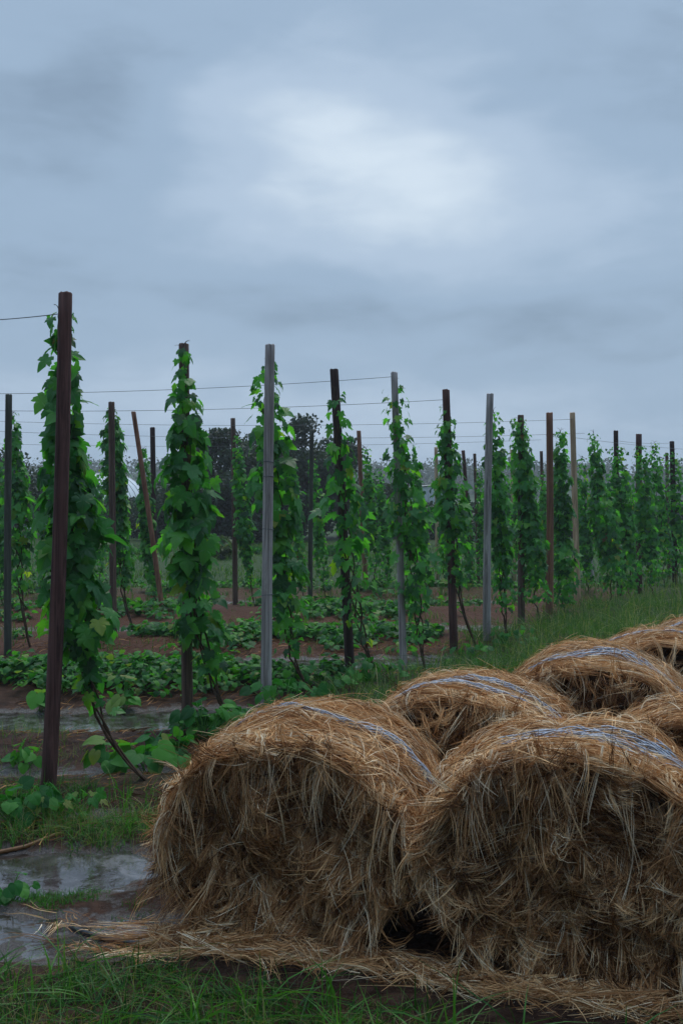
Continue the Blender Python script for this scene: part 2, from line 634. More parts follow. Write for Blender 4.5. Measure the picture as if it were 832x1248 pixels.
# ------------------------------------------------------------------ leaves
def leaf_template(kind='vine', lod=0):
    """unit leaf: stalk at origin, tip along +y, about 1 long"""
    if kind == 'vine':
        # half outline of a five-lobed, coarsely toothed leaf (x, y)
        half = [(0.00, -0.02), (.10, -.14), (.26, -.20), (.37, -.10), (.44, -.02), (.34, .06), (.52, .20), (.50, .30), (.56, .42),
                (.40, .42), (.27, .38), (.30, .52), (.24, .66), (.17, .76), (.10, .88), (0.0, 1.0)]
        if lod == 1:
            half = [half[i] for i in (0, 2, 4, 5, 8, 10, 12, 15)]
        if lod == 2:
            half = [(0, 0), (.36, -.12), (.52, .35), (.22, .62), (0, .95)]
    elif kind == 'round':
        half = [(0, .02), (.14, -.12), (.34, -.12), (.48, .06), (.52, .28), (.44, .52), (.30, .72), (.14, .86), (0, .96)]
        if lod >= 1:
            half = [(0, .02), (.30, -.1), (.5, .25), (.32, .68), (0, .95)]
    else:   # small tree leaf / clump facet
        half = [(0, 0), (.32, .30), (.26, .7), (0, 1.0)]
    r = half
    l = [(-x, y) for x, y in half[1:-1]][::-1]
    out = np.array(r + l)
    n = len(out)
    ctr = np.array([[0, .30]])
    if lod == 0 and kind != 'facet':
        inner = ctr + (out - ctr) * .55
        pts = np.concatenate([out, inner, ctr])
        i = np.arange(n); j = (i + 1) % n
        F = np.concatenate([np.stack([i, j, n + j], -1), np.stack([i, n + j, n + i], -1), np.stack([n + i, n + j, np.full(n, 2 * n)], -1)])
    else:
        pts = np.concatenate([out, ctr])
        i = np.arange(n); j = (i + 1) % n
        F = np.stack([i, j, np.full(n, n)], -1)
    x, y = pts[:, 0], pts[:, 1]
    rr = np.hypot(x, y - .3)
    z = -.34 * rr ** 2 + .13 * np.abs(x) - .10 * y ** 2 + .03 * np.sin(9 * np.arctan2(x, y - .25)) * rr
    V = np.stack([x, y, z], -1)
    return V, F


TPL = {(k, l): leaf_template(k, l) for k in ('vine', 'round', 'facet') for l in (0, 1, 2)}


def leaves(pos, nrm, tip, size, kind, lod, rnd):
    TV, TF = TPL[(kind, lod)]
    n = len(pos)
    N = norm(nrm)
    T = norm(tip - N * np.sum(tip * N, -1, keepdims=True))
    S = np.cross(T, N)
    sx = size * rng.uniform(.85, 1.15, n)
    curl = rng.uniform(.2, 1.5, n)
    V = (pos[:, None] + S[:, None] * (TV[None, :, 0:1] * sx[:, None, None]) + T[:, None] * (TV[None, :, 1:2] * size[:, None, None])
         + N[:, None] * (TV[None, :, 2:3] * (size * curl)[:, None, None])).reshape(-1, 3)
    F = (TF[None] + (np.arange(n) * len(TV))[:, None, None]).reshape(-1, 3)
    lc = np.tile(TV, (n, 1))
    return V, F, np.repeat(rnd, len(TV)), lc


def leaf_object(name, batches, mat, parent=None):
    off = 0; Vs = []; Fs = []; Rs = []; Ls = []
    for V, F, r, lc in batches:
        Vs.append(V); Fs.append(F + off); Rs.append(r); Ls.append(lc); off += len(V)
    return build(name, np.concatenate(Vs), [np.concatenate(Fs)], mat, parent, np.concatenate(Rs), np.concatenate(Ls), smooth=True)


# ------------------------------------------------------------------ hay bales
def smooth_noise_dir(n):
    return norm(rng.normal(size=(n, 3)))


def bale(loc, yaw, a, H, L, label, n_face, n_wrap, n_fringe, nets, seed):
    """a = half width, H = height, L = length; face centre at loc, axis along local +Y"""
    root = empty('hay_bale', (loc[0], loc[1], float(gh(loc[0], loc[1])) - .02), yaw)
    tag(root, label, 'hay bale', 'round hay bales')
    r1, r2 = rng.uniform(0, 50, 2)

    def prof(th):
        """cross-section point for angle th (0 = top, clockwise to +x)"""
        b = H * .52
        x = a * np.sin(th) * (1 + .03 * np.sin(2 * th + r1))
        z = H - b + b * np.cos(th)
        x = x * np.where(z < H * .35, 1 - .10 * (H * .35 - z) / (H * .35), 1)
        z = np.maximum(z, .0)
        return x, z

    def lump(th, y):
        return .045 * fbm(th * 1.9 + r1, y * 3 + r2, seed, 3) * 2

    def surf(th, y, lift):
        """point on the wrapped side, ends rounded over"""
        x, z = prof(th)
        e = np.minimum(y, L - y)
        rr = 1 - .05 * np.exp(-np.maximum(e, 0) / .04)
        cz = H * .5
        nx_, nz_ = np.sin(th), np.cos(th)
        lu = lump(th, y) + lift
        return np.stack([x * rr + nx_ * lu, y, (z - cz) * rr + cz + nz_ * lu], -1)

    # core body
    nt, nyy = 72, 12
    th = np.linspace(0, 2 * np.pi, nt, endpoint=False)
    yy = np.linspace(0.0, L, nyy)
    TH, YY = np.meshgrid(th, yy)
    V = surf(TH, YY, -.03).reshape(-1, 3)
    I_ = np.arange(nt * nyy).reshape(nyy, nt)
    J_ = np.roll(I_, -1, 1)
    F = np.stack([I_[:-1], J_[:-1], J_[1:], I_[1:]], -1).reshape(-1, 4)
    parts = [(V, [F], np.full(len(V), .2))]

    def face_y(x, z):
        r_ = np.hypot(x / a, (z - H * .5) / (H * .5))
        return .015 + .34 * fbm(x * 4.2 + r1, z * 4.2 + r2, seed + 5, 3) + (.085 if n_face > 2000 else .035) * (1 - r_ ** 5)

    rings = np.linspace(1, 0, 26)
    for side, off in ((0, 0.0), (1, L)):
        Vf = []
        x0, z0 = prof(th)
        for q in rings:
            rr = .95
            x = x0 * rr * q; z = (z0 - H * .5) * rr * q + H * .5
            y = face_y(x, z) + .01 if side == 0 else L + .02 * (1 - q) + 0 * x
            if q > .97:
                y = y * 0 + (0.0 if side == 0 else L)
            Vf.append(np.stack([x, y, np.maximum(z, .0)], -1))
        Vf = np.concatenate(Vf)
        I2 = np.arange(nt * len(rings)).reshape(len(rings), nt); J2 = np.roll(I2, -1, 1)
        Ff = np.stack([I2[:-1], I2[1:], J2[1:], J2[:-1]], -1).reshape(-1, 4)
        parts.append((Vf, [Ff], np.full(len(Vf), .2)))
    ncore = sum(len(f) for p in parts for f in p[1])

    def add_strands(G, n_child, spread, wmin, wmax, rlo, rhi, ref=None, droop=0):
        """G (n,k,3) guide curves -> clumps of strands"""
        n, k, _ = G.shape
        P = np.repeat(G, n_child, 0)
        m_ = len(P)
        u = np.linspace(0, 1, k)[None, :, None]
        o0 = rng.normal(size=(m_, 1, 3)) * spread * .6
        o1 = rng.normal(size=(m_, 1, 3)) * spread * 1.6
        o2 = rng.normal(size=(m_, 1, 3)) * spread * .9
        wob = np.sin(u * np.pi * rng.uniform(.8, 2.0, (m_, 1, 1)) + rng.uniform(0, 6, (m_, 1, 1)))
        P = P + o0 * (1 - u) + o1 * u + o2 * wob
        # different lengths inside a clump
        cut = rng.uniform(.55, 1.0, (m_, 1, 1))
        idx = np.clip(u * cut * (k - 1), 0, k - 1.001)
        i0 = idx.astype(int)[..., 0]; fr = (idx - np.floor(idx))
        ar = np.arange(m_)[:, None]
        P = P[ar, i0] * (1 - fr) + P[ar, i0 + 1] * fr
        P[..., 2] = np.maximum(P[..., 2], .006)
        W = rng.uniform(wmin, wmax, m_) * .86
        base = np.repeat(rng.uniform(rlo, rhi, n), n_child)
        rn = np.clip(base + rng.normal(size=m_) * .13, 0, 1)
        V_, F_ = ribbons(P, W, taper=(1.0, .3))
        parts.append((V_, [F_], np.repeat(rn, k * 2)))

    k = 7
    u = np.linspace(0, 1, k)[None, :]
    # 1. strands wound round the side
    n = n_wrap
    th0 = rng.uniform(-2.2, 2.2, (n, 1)); y0 = rng.uniform(-.02, L + .02, (n, 1))
    dirn = rng.choice([-1, 1], (n, 1))
    ln = rng.uniform(.18, .62, (n, 1))
    sk = rng.normal(size=(n, 1)) * .30
    th_ = th0 + dirn * ln / (a * .95) * u
    y_ = np.clip(y0 + sk * ln * u + .02 * np.sin(u * 7 + th0 * 9), -.05, L + .05)
    lift = rng.uniform(-.01, .028, (n, 1)) + np.abs(rng.normal(size=(n, 1))) * .03 * u ** 2
    add_strands(surf(th_, y_, lift), 7, .010, .0026, .0062, .22, .95)
    # 2. loose cross strands over the side
    n = n_wrap // 3
    th0 = rng.uniform(-1.9, 1.9, (n, 1)); y0 = rng.uniform(0, L, (n, 1))
    an = rng.uniform(0, 2 * np.pi, (n, 1)); ln = rng.uniform(.08, .32, (n, 1))
    th_ = th0 + np.cos(an) * ln * u / a; y_ = np.clip(y0 + np.sin(an) * ln * u, -.06, L + .06)
    lift = .012 + rng.uniform(0, .05, (n, 1)) * np.sin(u * np.pi) + rng.uniform(-.02, .045, (n, 1)) * u
    add_strands(surf(th_, y_, lift), 4, .007, .0024, .0052, .40, 1.0)
    # 3. fringe falling over the front rim
    n = n_fringe
    th0 = rng.uniform(-1.6, 1.6, (n * 2, 1))
    th0 = th0[fbm(th0[:, 0] * 5 + r1, th0[:, 0] * 0 + r2, seed + 3, 2) > .05][:int(n * .36)]; n = len(th0)
    start = surf(th0[:, 0], rng.uniform(.02, .20, n), rng.uniform(0, .02, n))[:, None]
    rim = surf(th0[:, 0] + rng.normal(size=n) * .06, np.full(n, -.015), rng.uniform(-.02, .03, n))[:, None]
    ln = rng.uniform(.07, 1, (n, 1)) ** 2.2 * .42 * (.55 + .45 * np.cos(np.clip(th0 * .6, -1.5, 1.5)))
    out = rng.uniform(.015, .085, (n, 1))
    inw = -np.sin(th0) * rng.uniform(-.12, .22, (n, 1))
    uu = u[..., None]
    a_ = np.clip(uu / .3, 0, 1); b_ = np.clip((uu - .3) / .7, 0, 1)
    G = start * (1 - a_) + rim * a_
    sway = rng.normal(size=(n, 1)) * .10
    G = G + np.stack([(inw * ln)[:, :] * b_[..., 0] + sway * b_[..., 0] ** 1.5,
                      -(out * np.sin(np.minimum(b_[..., 0] * 2.2, 1.57))),
                      -ln * b_[..., 0] ** 1.15 + .02 * a_[..., 0] * (1 - b_[..., 0])], -1)
    add_strands(G, 8, .013, .0024, .0056, .25, 1.0)
    # long pale drapes hanging over the end in separate locks
    n = max(6, n_fringe // 11)
    th0 = rng.uniform(-1.5, 1.6, (n, 1))
    s0 = surf(th0[:, 0], rng.uniform(.0, .10, n), .02 + rng.uniform(0, .02, n))[:, None]
    ln = rng.uniform(.16, .52, (n, 1)) * (.5 + .5 * np.cos(np.clip(th0 * .7, -1.5, 1.5)))
    dr = rng.normal(size=(n, 1)) * .16 - np.sin(th0) * .10
    G = s0 + np.stack([dr * ln * u + .02 * np.sin(u * 5 + th0 * 8), -.05 - .07 * np.sin(np.minimum(u * 2.4, 1.57)) + .03 * u + 0 * ln,
                       .01 - ln * u ** 1.2], -1)
    add_strands(G, 5, .008, .0034, .0078, .75, 1.0)
    # 4. matted face
    n = n_face
    q = np.sqrt(rng.uniform(0, 1, n)); th0 = rng.uniform(0, 2 * np.pi, n)
    px_, pz_ = prof(th0)
    x0 = px_ * q * .95; z0 = (pz_ - H * .5) * q * .95 + H * .5
    swirl = np.arctan2(-(x0), (z0 - H * .5)) * 1.0
    field = 4.5 * np.pi * fbm(x0 * 3.4 + r1, z0 * 3.4 + r2, seed + 9, 2)
    ang = np.where(rng.uniform(size=n) < .66, -np.pi / 2 + rng.normal(size=n) * .38 + .38 * field, rng.uniform(0, 2 * np.pi, n))
    ln = rng.uniform(.06, .30, n)
    bend = rng.normal(size=n) * .9
    aa = ang[:, None] + bend[:, None] * u
    step = ln[:, None] / (k - 1)
    dxs = np.cos(aa) * step; dzs = np.sin(aa) * step
    gx = x0[:, None] + np.cumsum(dxs, 1) - dxs; gz = z0[:, None] + np.cumsum(dzs, 1) - dzs
    gx = np.clip(gx, -a * 1.05, a * 1.05)
    lift = rng.uniform(.0, .04, (n, 1)) + rng.uniform(0, .09, (n, 1)) * np.sin(u * 2.0)
    gy = face_y(gx, gz) - lift
    add_strands(np.stack([gx, gy, np.maximum(gz, .0)], -1), 9, .009, .0022, .0056, .02, .92)
    # 5. a few long pale stalks sticking across the face
    n = max(10, n_face // 22)
    x0 = rng.uniform(-a * .8, a * .8, n); z0 = rng.uniform(.15 * H, .9 * H, n)
    ang = np.where(rng.uniform(size=n) < .6, -1.57 + rng.normal(size=n) * .35, rng.uniform(-.5, .5, n) + rng.choice([0, np.pi], n))
    ln = rng.uniform(.2, .5, n)
    gx = x0[:, None] + np.cos(ang)[:, None] * ln[:, None] * u
    gz = z0[:, None] + np.sin(ang)[:, None] * ln[:, None] * u + rng.normal(size=(n, 1)) * .05 * np.sin(u * np.pi)
    ok = (np.abs(gx) < a * .92).all(1) & (gz > .01).all(1) & (gz < H * .93).all(1)
    gx, gz = gx[ok], gz[ok]; n = len(gx)
    gy = face_y(gx, gz) - .03 - rng.uniform(.02, .08, (n, 1)) * np.sin(u * np.pi)
    add_strands(np.stack([gx, gy, np.maximum(gz, .01)], -1), 2, .006, .003, .0058, .80, 1.0)
    # 6. skirt slumping on the ground along the foot
    n = n_face // 6
    x0 = rng.uniform(-a * 1.0, a * 1.0, (n, 1))
    dirx = rng.normal(size=(n, 1)) * .5 + rng.choice([-1, 1], (n, 1)) * rng.uniform(.2, 1, (n, 1))
    ln = rng.uniform(.10, .38, (n, 1))
    gx = x0 + dirx * ln * u
    gy = -.02 - rng.uniform(0, .16, (n, 1)) - rng.uniform(-.2, .5, (n, 1)) * ln * u
    gz = .012 + rng.uniform(.0, .07, (n, 1)) * (1 - u) ** 1.2
    add_strands(np.stack([gx, gy, gz], -1), 6, .012, .0022, .0048, .25, .9)
    # 7. flyaways breaking the outline
    n = n_wrap // 4
    th0 = rng.uniform(-1.7, 1.7, (n, 1)); y0 = rng.uniform(-.02, L, (n, 1)); ln = rng.uniform(.05, .20, (n, 1))
    th_ = th0 + rng.normal(size=(n, 1)) * .5 * ln * u / a; y_ = y0 + rng.normal(size=(n, 1)) * .6 * ln * u
    lift = rng.uniform(.25, .75, (n, 1)) * ln * u - .25 * ln * u ** 3
    add_strands(surf(th_, y_, lift), 2, .006, .0018, .0034, .5, 1.0)

    V, F, rn = join(parts)
    # all cores are quads and come first
    nf = sum(len(f) for f in F)
    midx = np.zeros(nf, int); midx[:ncore] = 1
    body = build('straw_body', V, F, [M['straw'], M['core']], root, rn, midx=midx)
    # net wrap: bands of thin parallel strings round the bale
    for (yc, wd, ns, t0, t1) in nets:
        ps = []
        kk = 60
        for s_ in range(ns):
            t_ = np.linspace(t0 + rng.normal() * .13, t1 + rng.normal() * .13, kk)
            yv = yc + (s_ / max(1, ns - 1) - .5) * wd + .006 * np.sin(t_ * 9 + s_ * 2.1) + .014 * np.sin(t_ * 2.3 + 1)
            P = surf(t_, yv, .037 + .010 * np.sin(t_ * 13 + s_) + .030 * fbm(t_ * 6 + s_ * .4, t_ * 0 + seed, 3, 2))
            ps.append(tube(P, .0032, 4, False))
        # cross threads of the net
        nc = int(26 * ns / 8 * (t1 - t0) / 1.5)
        for c_ in range(nc):
            tt = rng.uniform(t0 + .08, t1 - .08)
            P = surf(np.array([tt, tt + rng.uniform(-.05, .05)]), np.array([yc - wd * rng.uniform(.1, .5), yc + wd * rng.uniform(.1, .5)]), .036)
            ps.append(tube(P, .0022, 4, False))
        V, F, rn = join([(v, f) for v, f in ps])
        build('net_wrap', V, F, M['net'], root)
    return root


YAW = -R(16)
bale((-.27, 4.90), YAW, .60, .93, .78, 'shaggy hay bale at the left of the front row, one pale twine over it',
     2300, 1500, 520, [(.38, .034, 9, -.55, 1.7)], 11)
bale((.93, 4.44), YAW, .64, .98, .62, 'nearest, biggest hay bale at the right, its matted dark end facing us',
     2500, 1300, 560, [(.20, .11, 15, -.25, .42), (.30, .09, 15, .25, 1.9)], 12)
bale((.62, 5.72), YAW, .60, .955, .80, 'hay bale just behind the front two, with two crossing blue net bands on its top',
     900, 1300, 330, [(.22, .08, 14, -.75, .45), (.42, .06, 11, -.2, 1.9), (.26, .11, 14, .75, 1.5)], 13)
bale((1.50, 6.62), YAW, .62, .97, .85, 'hay bale with a pale net sheet on top and dark hollow end, third from left',
     800, 1100, 300, [(.22, .17, 22, -.5, .35), (.34, .09, 13, .2, 1.9)], 14)
bale((2.15, 7.45), YAW, .60, .98, .8, 'hay bale second from the far end of the row, half behind the net topped one',
     500, 800, 220, [(.40, .05, 7, -.8, 1.4)], 15)
bale((2.85, 8.25), YAW, .60, 1.0, .8, 'farthest hay bale, at the right edge beside the tall grass, blue net on its crown',
     400, 800, 200, [(.25, .16, 14, -.7, 1.2)], 16)
bale((1.78, 5.30), YAW, .60, .91, .7, 'low hay bale wedged behind the nearest one at the right edge, without any net',
     600, 900, 260, [], 17)

# loose straw on the ground round the bales
def ground_straw(n_clump):
    Gs = []
    k = 6
    u = np.linspace(0, 1, k)[None, :]
    # along the foot of both front bales and spilling to the left
    s = rng.uniform(0, 1, n_clump)
    seg = rng.uniform(size=n_clump)
    bx = np.where(seg < .95, -1.0 + 2.9 * s, -1.40 + .6 * s)
    by = np.where(seg < .95, 5.02 - .30 * (bx + 1.0) - np.abs(rng.normal(size=n_clump)) * .09, 5.15 + rng.normal(size=n_clump) * .13 - .3 * s)
    an = rng.normal(size=n_clump) * .5 - .25 + rng.choice([0, np.pi], n_clump)
    ln = rng.uniform(.08, .32, n_clump)
    cv = rng.normal(size=n_clump) * .8
    aa = an[:, None] + cv[:, None] * u
    gx = bx[:, None] + np.cumsum(np.cos(aa) * ln[:, None] / k, 1)
    gy = by[:, None] + np.cumsum(np.sin(aa) * ln[:, None] / k, 1)
    nc = 6
    gx = np.repeat(gx, nc, 0) + rng.normal(size=(n_clump * nc, 1)) * .018 + rng.normal(size=(n_clump * nc, 1)) * .03 * u
    gy = np.repeat(gy, nc, 0) + rng.normal(size=(n_clump * nc, 1)) * .018 + rng.normal(size=(n_clump * nc, 1)) * .03 * u
    gz = gh(gx, gy) + .01 + rng.uniform(0, .02, (n_clump * nc, 1)) * np.sin(u * np.pi) + rng.uniform(0, .02, (n_clump * nc, 1))
    P = np.stack([gx, gy, np.maximum(gz, WATER + .006)], -1)
    V, F = ribbons(P, rng.uniform(.0022, .005, len(P)))
    rn = np.clip(np.repeat(rng.uniform(.3, .95, n_clump), nc) + rng.normal(size=len(P)) * .1, 0, 1)
    o = build('loose_straw', V, [F], M['straw'], None, np.repeat(rn, k * 2))
    tag(o, 'loose golden straw scattered on the mud along the foot of the bales', 'straw', kind='stuff')


ground_straw(330)


# ------------------------------------------------------------------ grass
def blades(px, py, h, wd, lean=.5, rlo=0., rhi=1., k=5):
    n = len(px)
    z = gh(px, py)
    an = rng.uniform(0, 2 * np.pi, n)
    u = np.linspace(0, 1, k)[None, :]
    bend = np.abs(rng.normal(size=n)) * lean
    hx = np.cos(an)[:, None] * (bend * h)[:, None] * u ** 1.8
    hy = np.sin(an)[:, None] * (bend * h)[:, None] * u ** 1.8
    hz = h[:, None] * (u - .32 * np.minimum(bend, 1.5)[:, None] * u ** 2.4)
    P = np.stack([px[:, None] + hx, py[:, None] + hy, z[:, None] - .01 + hz], -1)
    ref = np.stack([np.cos(an), np.sin(an), np.zeros(n)], -1)[:, None] + rng.normal(size=(n, 1, 3)) * .5
    V, F = ribbons(P, wd, norm(ref), taper=(1.0, .08))
    rn = rng.uniform(rlo, rhi, n)
    return V, [F], np.repeat(rn, k * 2)


def tufts(n_tuft, per, xr, yr, h, wd, keep, spread, lean=.5, rlo=0., rhi=1.):
    cx = rng.uniform(*xr, n_tuft); cyy = rng.uniform(*yr, n_tuft)
    m_ = keep(cx, cyy)
    cx, cyy = cx[m_], cyy[m_]
    sc = np.repeat(rng.uniform(.55, 1.25, len(cx)), per)
    x = np.repeat(cx, per) + rng.normal(size=len(cx) * per) * spread
    y = np.repeat(cyy, per) + rng.normal(size=len(cx) * per) * spread
    hh = rng.uniform(h[0], h[1], len(x)) * sc
    ww = rng.uniform(wd[0], wd[1], len(x))
    return blades(x, y, hh, ww, lean, rlo, rhi)


fg = lambda x, y: y < 4.60 - .10 * sstep(x, -1.0, -.5) + .10 * fbm(x * 2, y * 2, 5) * 2 - np.clip((x + .55) * .42, 0, .62)
fg2 = lambda x, y: fg(x, y) & (fbm(x * 3, y * 3, 55) > -.12)
parts = [tufts(1300, 11, (-1.75, 1.7), (3.2, 4.75), (.03, .10), (.003, .007), fg2, .055, 1.3, 0, .9),
         tufts(330, 8, (-1.75, 1.5), (3.3, 4.7), (.07, .17), (.004, .010), fg, .05, 1.4, .1, .85),
         tufts(46, 7, (-1.75, 1.0), (3.5, 4.6), (.15, .27), (.008, .014), fg, .03, .9, .6, .88),
         tufts(260, 7, (-1.7, 1.4), (3.5, 4.75), (.06, .2), (.002, .004), fg, .06, 1.5, .88, 1.0)]
V, F, rn = join(parts)
tag(build('foreground_grass', V, F, M['grass'], None, rn), 'rough green grass along the bottom of the picture in front of the bales', 'grass', kind='stuff')

parts = [tufts(420, 12, (-2.4, -1.0), (6.3, 7.3), (.04, .15), (.003, .006), lambda x, y: fbm(x * 3, y * 3, 8) > -.02, .06, 1.3, .1, .95),
         tufts(60, 8, (-2.4, -1.1), (6.3, 7.2), (.12, .24), (.004, .009), lambda x, y: x < 9, .04, .9, .5, .95),
         tufts(40, 14, (-1.9, -1.15), (6.3, 6.8), (.06, .2), (.002, .004), lambda x, y: x < 9, .06, 1.2, .85, 1.0),
         tufts(380, 14, (-2.3, -.95), (5.22, 5.66), (.02, .07), (.003, .006), lambda x, y: fbm(x * 3.5, y * 6, 18) > .02, .04, .8, .3, .8)]
V, F, rn = join(parts)
tag(build('mud_grass', V, F, M['grass'], None, rn), 'short weedy grass between the puddles left of the bales', 'grass', kind='stuff')


def verge(x, y):
    return (x > .50 * y - 5.45 + fbm(x, y, 44) * 1.2) & ((y > 8.3) | (x > 3.0))


parts = [tufts(3000, 12, (-.2, 9.0), (8.0, 19.5), (.10, .36), (.005, .012), verge, .10, .8, .1, .98),
         tufts(1000, 12, (2.2, 10.0), (9.0, 22), (.22, .60), (.004, .010), lambda x, y: verge(x - .9, y) & (fbm(x * 1.4, y * 1.4, 47) > -.05), .10, .6, .35, 1.0),
         tufts(500, 10, (-.2, 9.0), (8.0, 17), (.15, .38), (.006, .012), lambda x, y: verge(x, y) & (fbm(x * 2, y * 2, 48) > 0), .06, .8, .3, 1.0)]
V, F, rn = join(parts)
tag(build('verge_grass', V, F, M['drygrass'], None, rn), 'tall rank grass on the verge behind the bales at the right', 'grass', kind='stuff')

fld = lambda x, y: (fbm(x * .5, y * .5, 61) > -.18)
parts = [tufts(3800, 9, (-14, 18), (19.5, 42), (.07, .22), (.012, .03), fld, .16, .5, 0, .9),
         tufts(2000, 7, (-9, 8), (13.2, 21), (.06, .18), (.006, .014), lambda x, y: (fbm(x * 1.1, y * 1.1, 62) > 0.02) & ~verge(x, y), .08, .5, .2, 1.0),
         tufts(450, 7, (-4, 0), (7.4, 9.2), (.03, .11), (.003, .007), lambda x, y: (fbm(x * 1.7, y * 1.7, 63) > .02), .06, .6, .5, 1.0)]
V, F, rn = join(parts)
tag(build('field_grass', V, F, M['drygrass'], None, rn), 'low green grass and weeds over the far part of the field', 'grass', kind='stuff')


# dead stalks and litter on the soil ridges
def litter():
    n = 9000
    x = rng.uniform(-4.2, 2.0, n); y = rng.uniform(6.3, 14.5, n)
    m_ = (~verge(x, y)) & (fbm(x * 1.5, y * 2.5, 71) > -.12) & (gh(x, y) > WATER + .02)
    x, y = x[m_], y[m_]; n = len(x)
    k = 4
    u = np.linspace(-.5, .5, k)[None, :]
    an = rng.uniform(0, np.pi, n) * .6 - .5; ln = rng.uniform(.03, .20, n)
    gx = x[:, None] + np.cos(an)[:, None] * ln[:, None] * u; gy = y[:, None] + np.sin(an)[:, None] * ln[:, None] * u
    gz = gh(gx, gy) + .006 + rng.uniform(0, .04, (n, 1)) * (u + .5)
    V, F = ribbons(np.stack([gx, gy, gz], -1), rng.uniform(.003, .009, n))
    tag(build('field_litter', V, [F], M['straw'], None, np.repeat(rng.uniform(0, .55, n), k * 2)),
        'dead brown stalks littering the soil between the crop rows', 'plant litter', kind='stuff')


litter()


# ------------------------------------------------------------------ low crop rows
def crop_band(yc, hw, x0, x1, n, size, hgt, lab, lod, dens_seed):
    cx = rng.uniform(x0, x1, n); cyy = yc + rng.normal(size=n) * hw * .5
    m_ = (fbm(cx * 1.2, cyy * 1.2, dens_seed) > (-1 if yc < 10 else -.05 if yc < 12 else 0.03)) & ~verge(cx + .3, cyy)
    cx, cyy = cx[m_], cyy[m_]
    per = 6
    N = len(cx) * per
    an = rng.uniform(0, 2 * np.pi, N)
    rad = rng.uniform(.02, .11, N)
    hh = rng.uniform(.25, 1.0, N) * hgt * np.repeat(rng.uniform(.6, 1.2, len(cx)), per)
    o = np.stack([np.cos(an), np.sin(an), np.zeros(N)], -1)
    pos = np.stack([np.repeat(cx, per), np.repeat(cyy, per), gh(np.repeat(cx, per), np.repeat(cyy, per)) + hh], -1) + o * rad[:, None]
    nr = o * rng.uniform(.1, .9, (N, 1)) + np.array([0, 0, 1.]) + rng.normal(size=(N, 3)) * .25
    tip = o + np.array([0, 0, -.25]) + rng.normal(size=(N, 3)) * .3
    sz = rng.uniform(size[0], size[1], N)
    ob = leaf_object('crop_row', [leaves(pos, nr, tip, sz, 'round', lod, rng.uniform(0, 1, N))], M['crop'])
    tag(ob, lab, 'crop row', kind='stuff')


crop_band(11.45, .75, -5, .9, 1500, (.04, .088), .22, 'nearest dense row of low leafy crop, behind the long puddle', 0, 101)
crop_band(14.7, .9, -6.5, 2.2, 1300, (.05, .11), .18, 'second row of low leafy crop, behind the narrow puddle', 1, 102)
crop_band(18.0, 1.3, -8, 3.4, 1300, (.05, .12), .17, 'third row of low leafy crop on red soil', 1, 103)
crop_band(22.0, 1.7, -9, 4.7, 1100, (.06, .13), .17, 'farthest row of low leafy crop, before the grass field', 1, 104)
crop_band(9.0, .5, -1.3, .35, 130, (.05, .11), .18, 'low leafy crop patch between the vine stems and the left bale', 0, 105)


# ------------------------------------------------------------------ leafy weed plants
def weed(px, py, nl, size, height, spread, label, kind='round', nstem=None, bright=.5):
    size *= .74; nl = int(nl * 1.35)
    z = depth(py)
    x = (px - CX) / FPX * z
    root = empty('leafy_plant', (x, z, float(gh(x, z))))
    tag(root, label, 'plant')
    an = rng.uniform(0, 2 * np.pi, nl)
    hh = height * rng.uniform(.35, 1.0, nl)
    rr = spread * np.sqrt(rng.uniform(.05, 1, nl))
    o = np.stack([np.cos(an), np.sin(an), np.zeros(nl)], -1)
    pos = o * rr[:, None] + np.array([0, 0, 1.]) * hh[:, None]
    nr = o * rng.uniform(.2, 1.2, (nl, 1)) + np.array([0, -.35, .8]) + rng.normal(size=(nl, 3)) * .3
    tip = o + np.array([0, 0, -.4]) + rng.normal(size=(nl, 3)) * .3
    sz = rng.uniform(size * .6, size, nl)
    leaf_object('foliage', [leaves(pos, nr, tip, sz, kind, 0, np.clip(rng.normal(size=nl) * .2 + bright, 0, 1))], M['crop'], root)
    ps = []
    for i in range(nl):
        b0 = np.array([rng.normal() * .015, rng.normal() * .015, -.02])
        mid = b0 * .3 + pos[i] * .6 + np.array([0, 0, .12 * hh[i]])
        P = np.stack([b0, mid, pos[i]])
        tq = np.linspace(0, 1, 5)[:, None]
        P = (1 - tq) ** 2 * P[0] + 2 * tq * (1 - tq) * P[1] + tq ** 2 * P[2]
        ps.append(tube(P, np.linspace(.004, .0025, 5), 5))
    V, F, rn = join(ps)
    build('stem', V, F, M['crop'], root, rn + .7, np.zeros((len(V), 3)))
    return root


weed(22, 1000, 26, .16, .22, .26, 'broad leaved plant at the left edge before the nearest post')
weed(62, 1003, 9, .10, .25, .12, 'small pale plant right at the foot of the nearest post', 'vine', bright=.75)
weed(100, 995, 12, .11, .20, .12, 'slim upright weed just right of the nearest post', 'vine', bright=.85)
weed(33, 930, 10, .17, .20, .16, 'squash like plant left of the nearest post, on the soil ridge', bright=.7)
weed(12, 1085, 9, .10, .12, .12, 'small weed on the mud at the left edge, above the moss patch')
weed(135, 935, 11, .21, .24, .18, 'bright broad leaved plant under the nearest vine', bright=.75)
weed(180, 945, 8, .24, .26, .15, 'large leaved plant between the nearest vine stem and the left bale', bright=.8)
weed(215, 925, 18, .19, .24, .24, 'dark broad leaved plant touching the left bale')
weed(248, 905, 24, .17, .28, .26, 'leafy plant at the foot of the second post')
weed(345, 868, 26, .17, .30, .34, 'leafy plant at the foot of the tall grey post')
weed(300, 880, 22, .17, .26, .3, 'leafy plant between the second post and the tall grey post')
weed(455, 838, 18, .17, .22, .28, 'low leafy plant at the foot of the dark leaning post')
weed(150, 862, 8, .22, .34, .12, 'upright weed with big leaves behind the nearest vine', bright=.8)
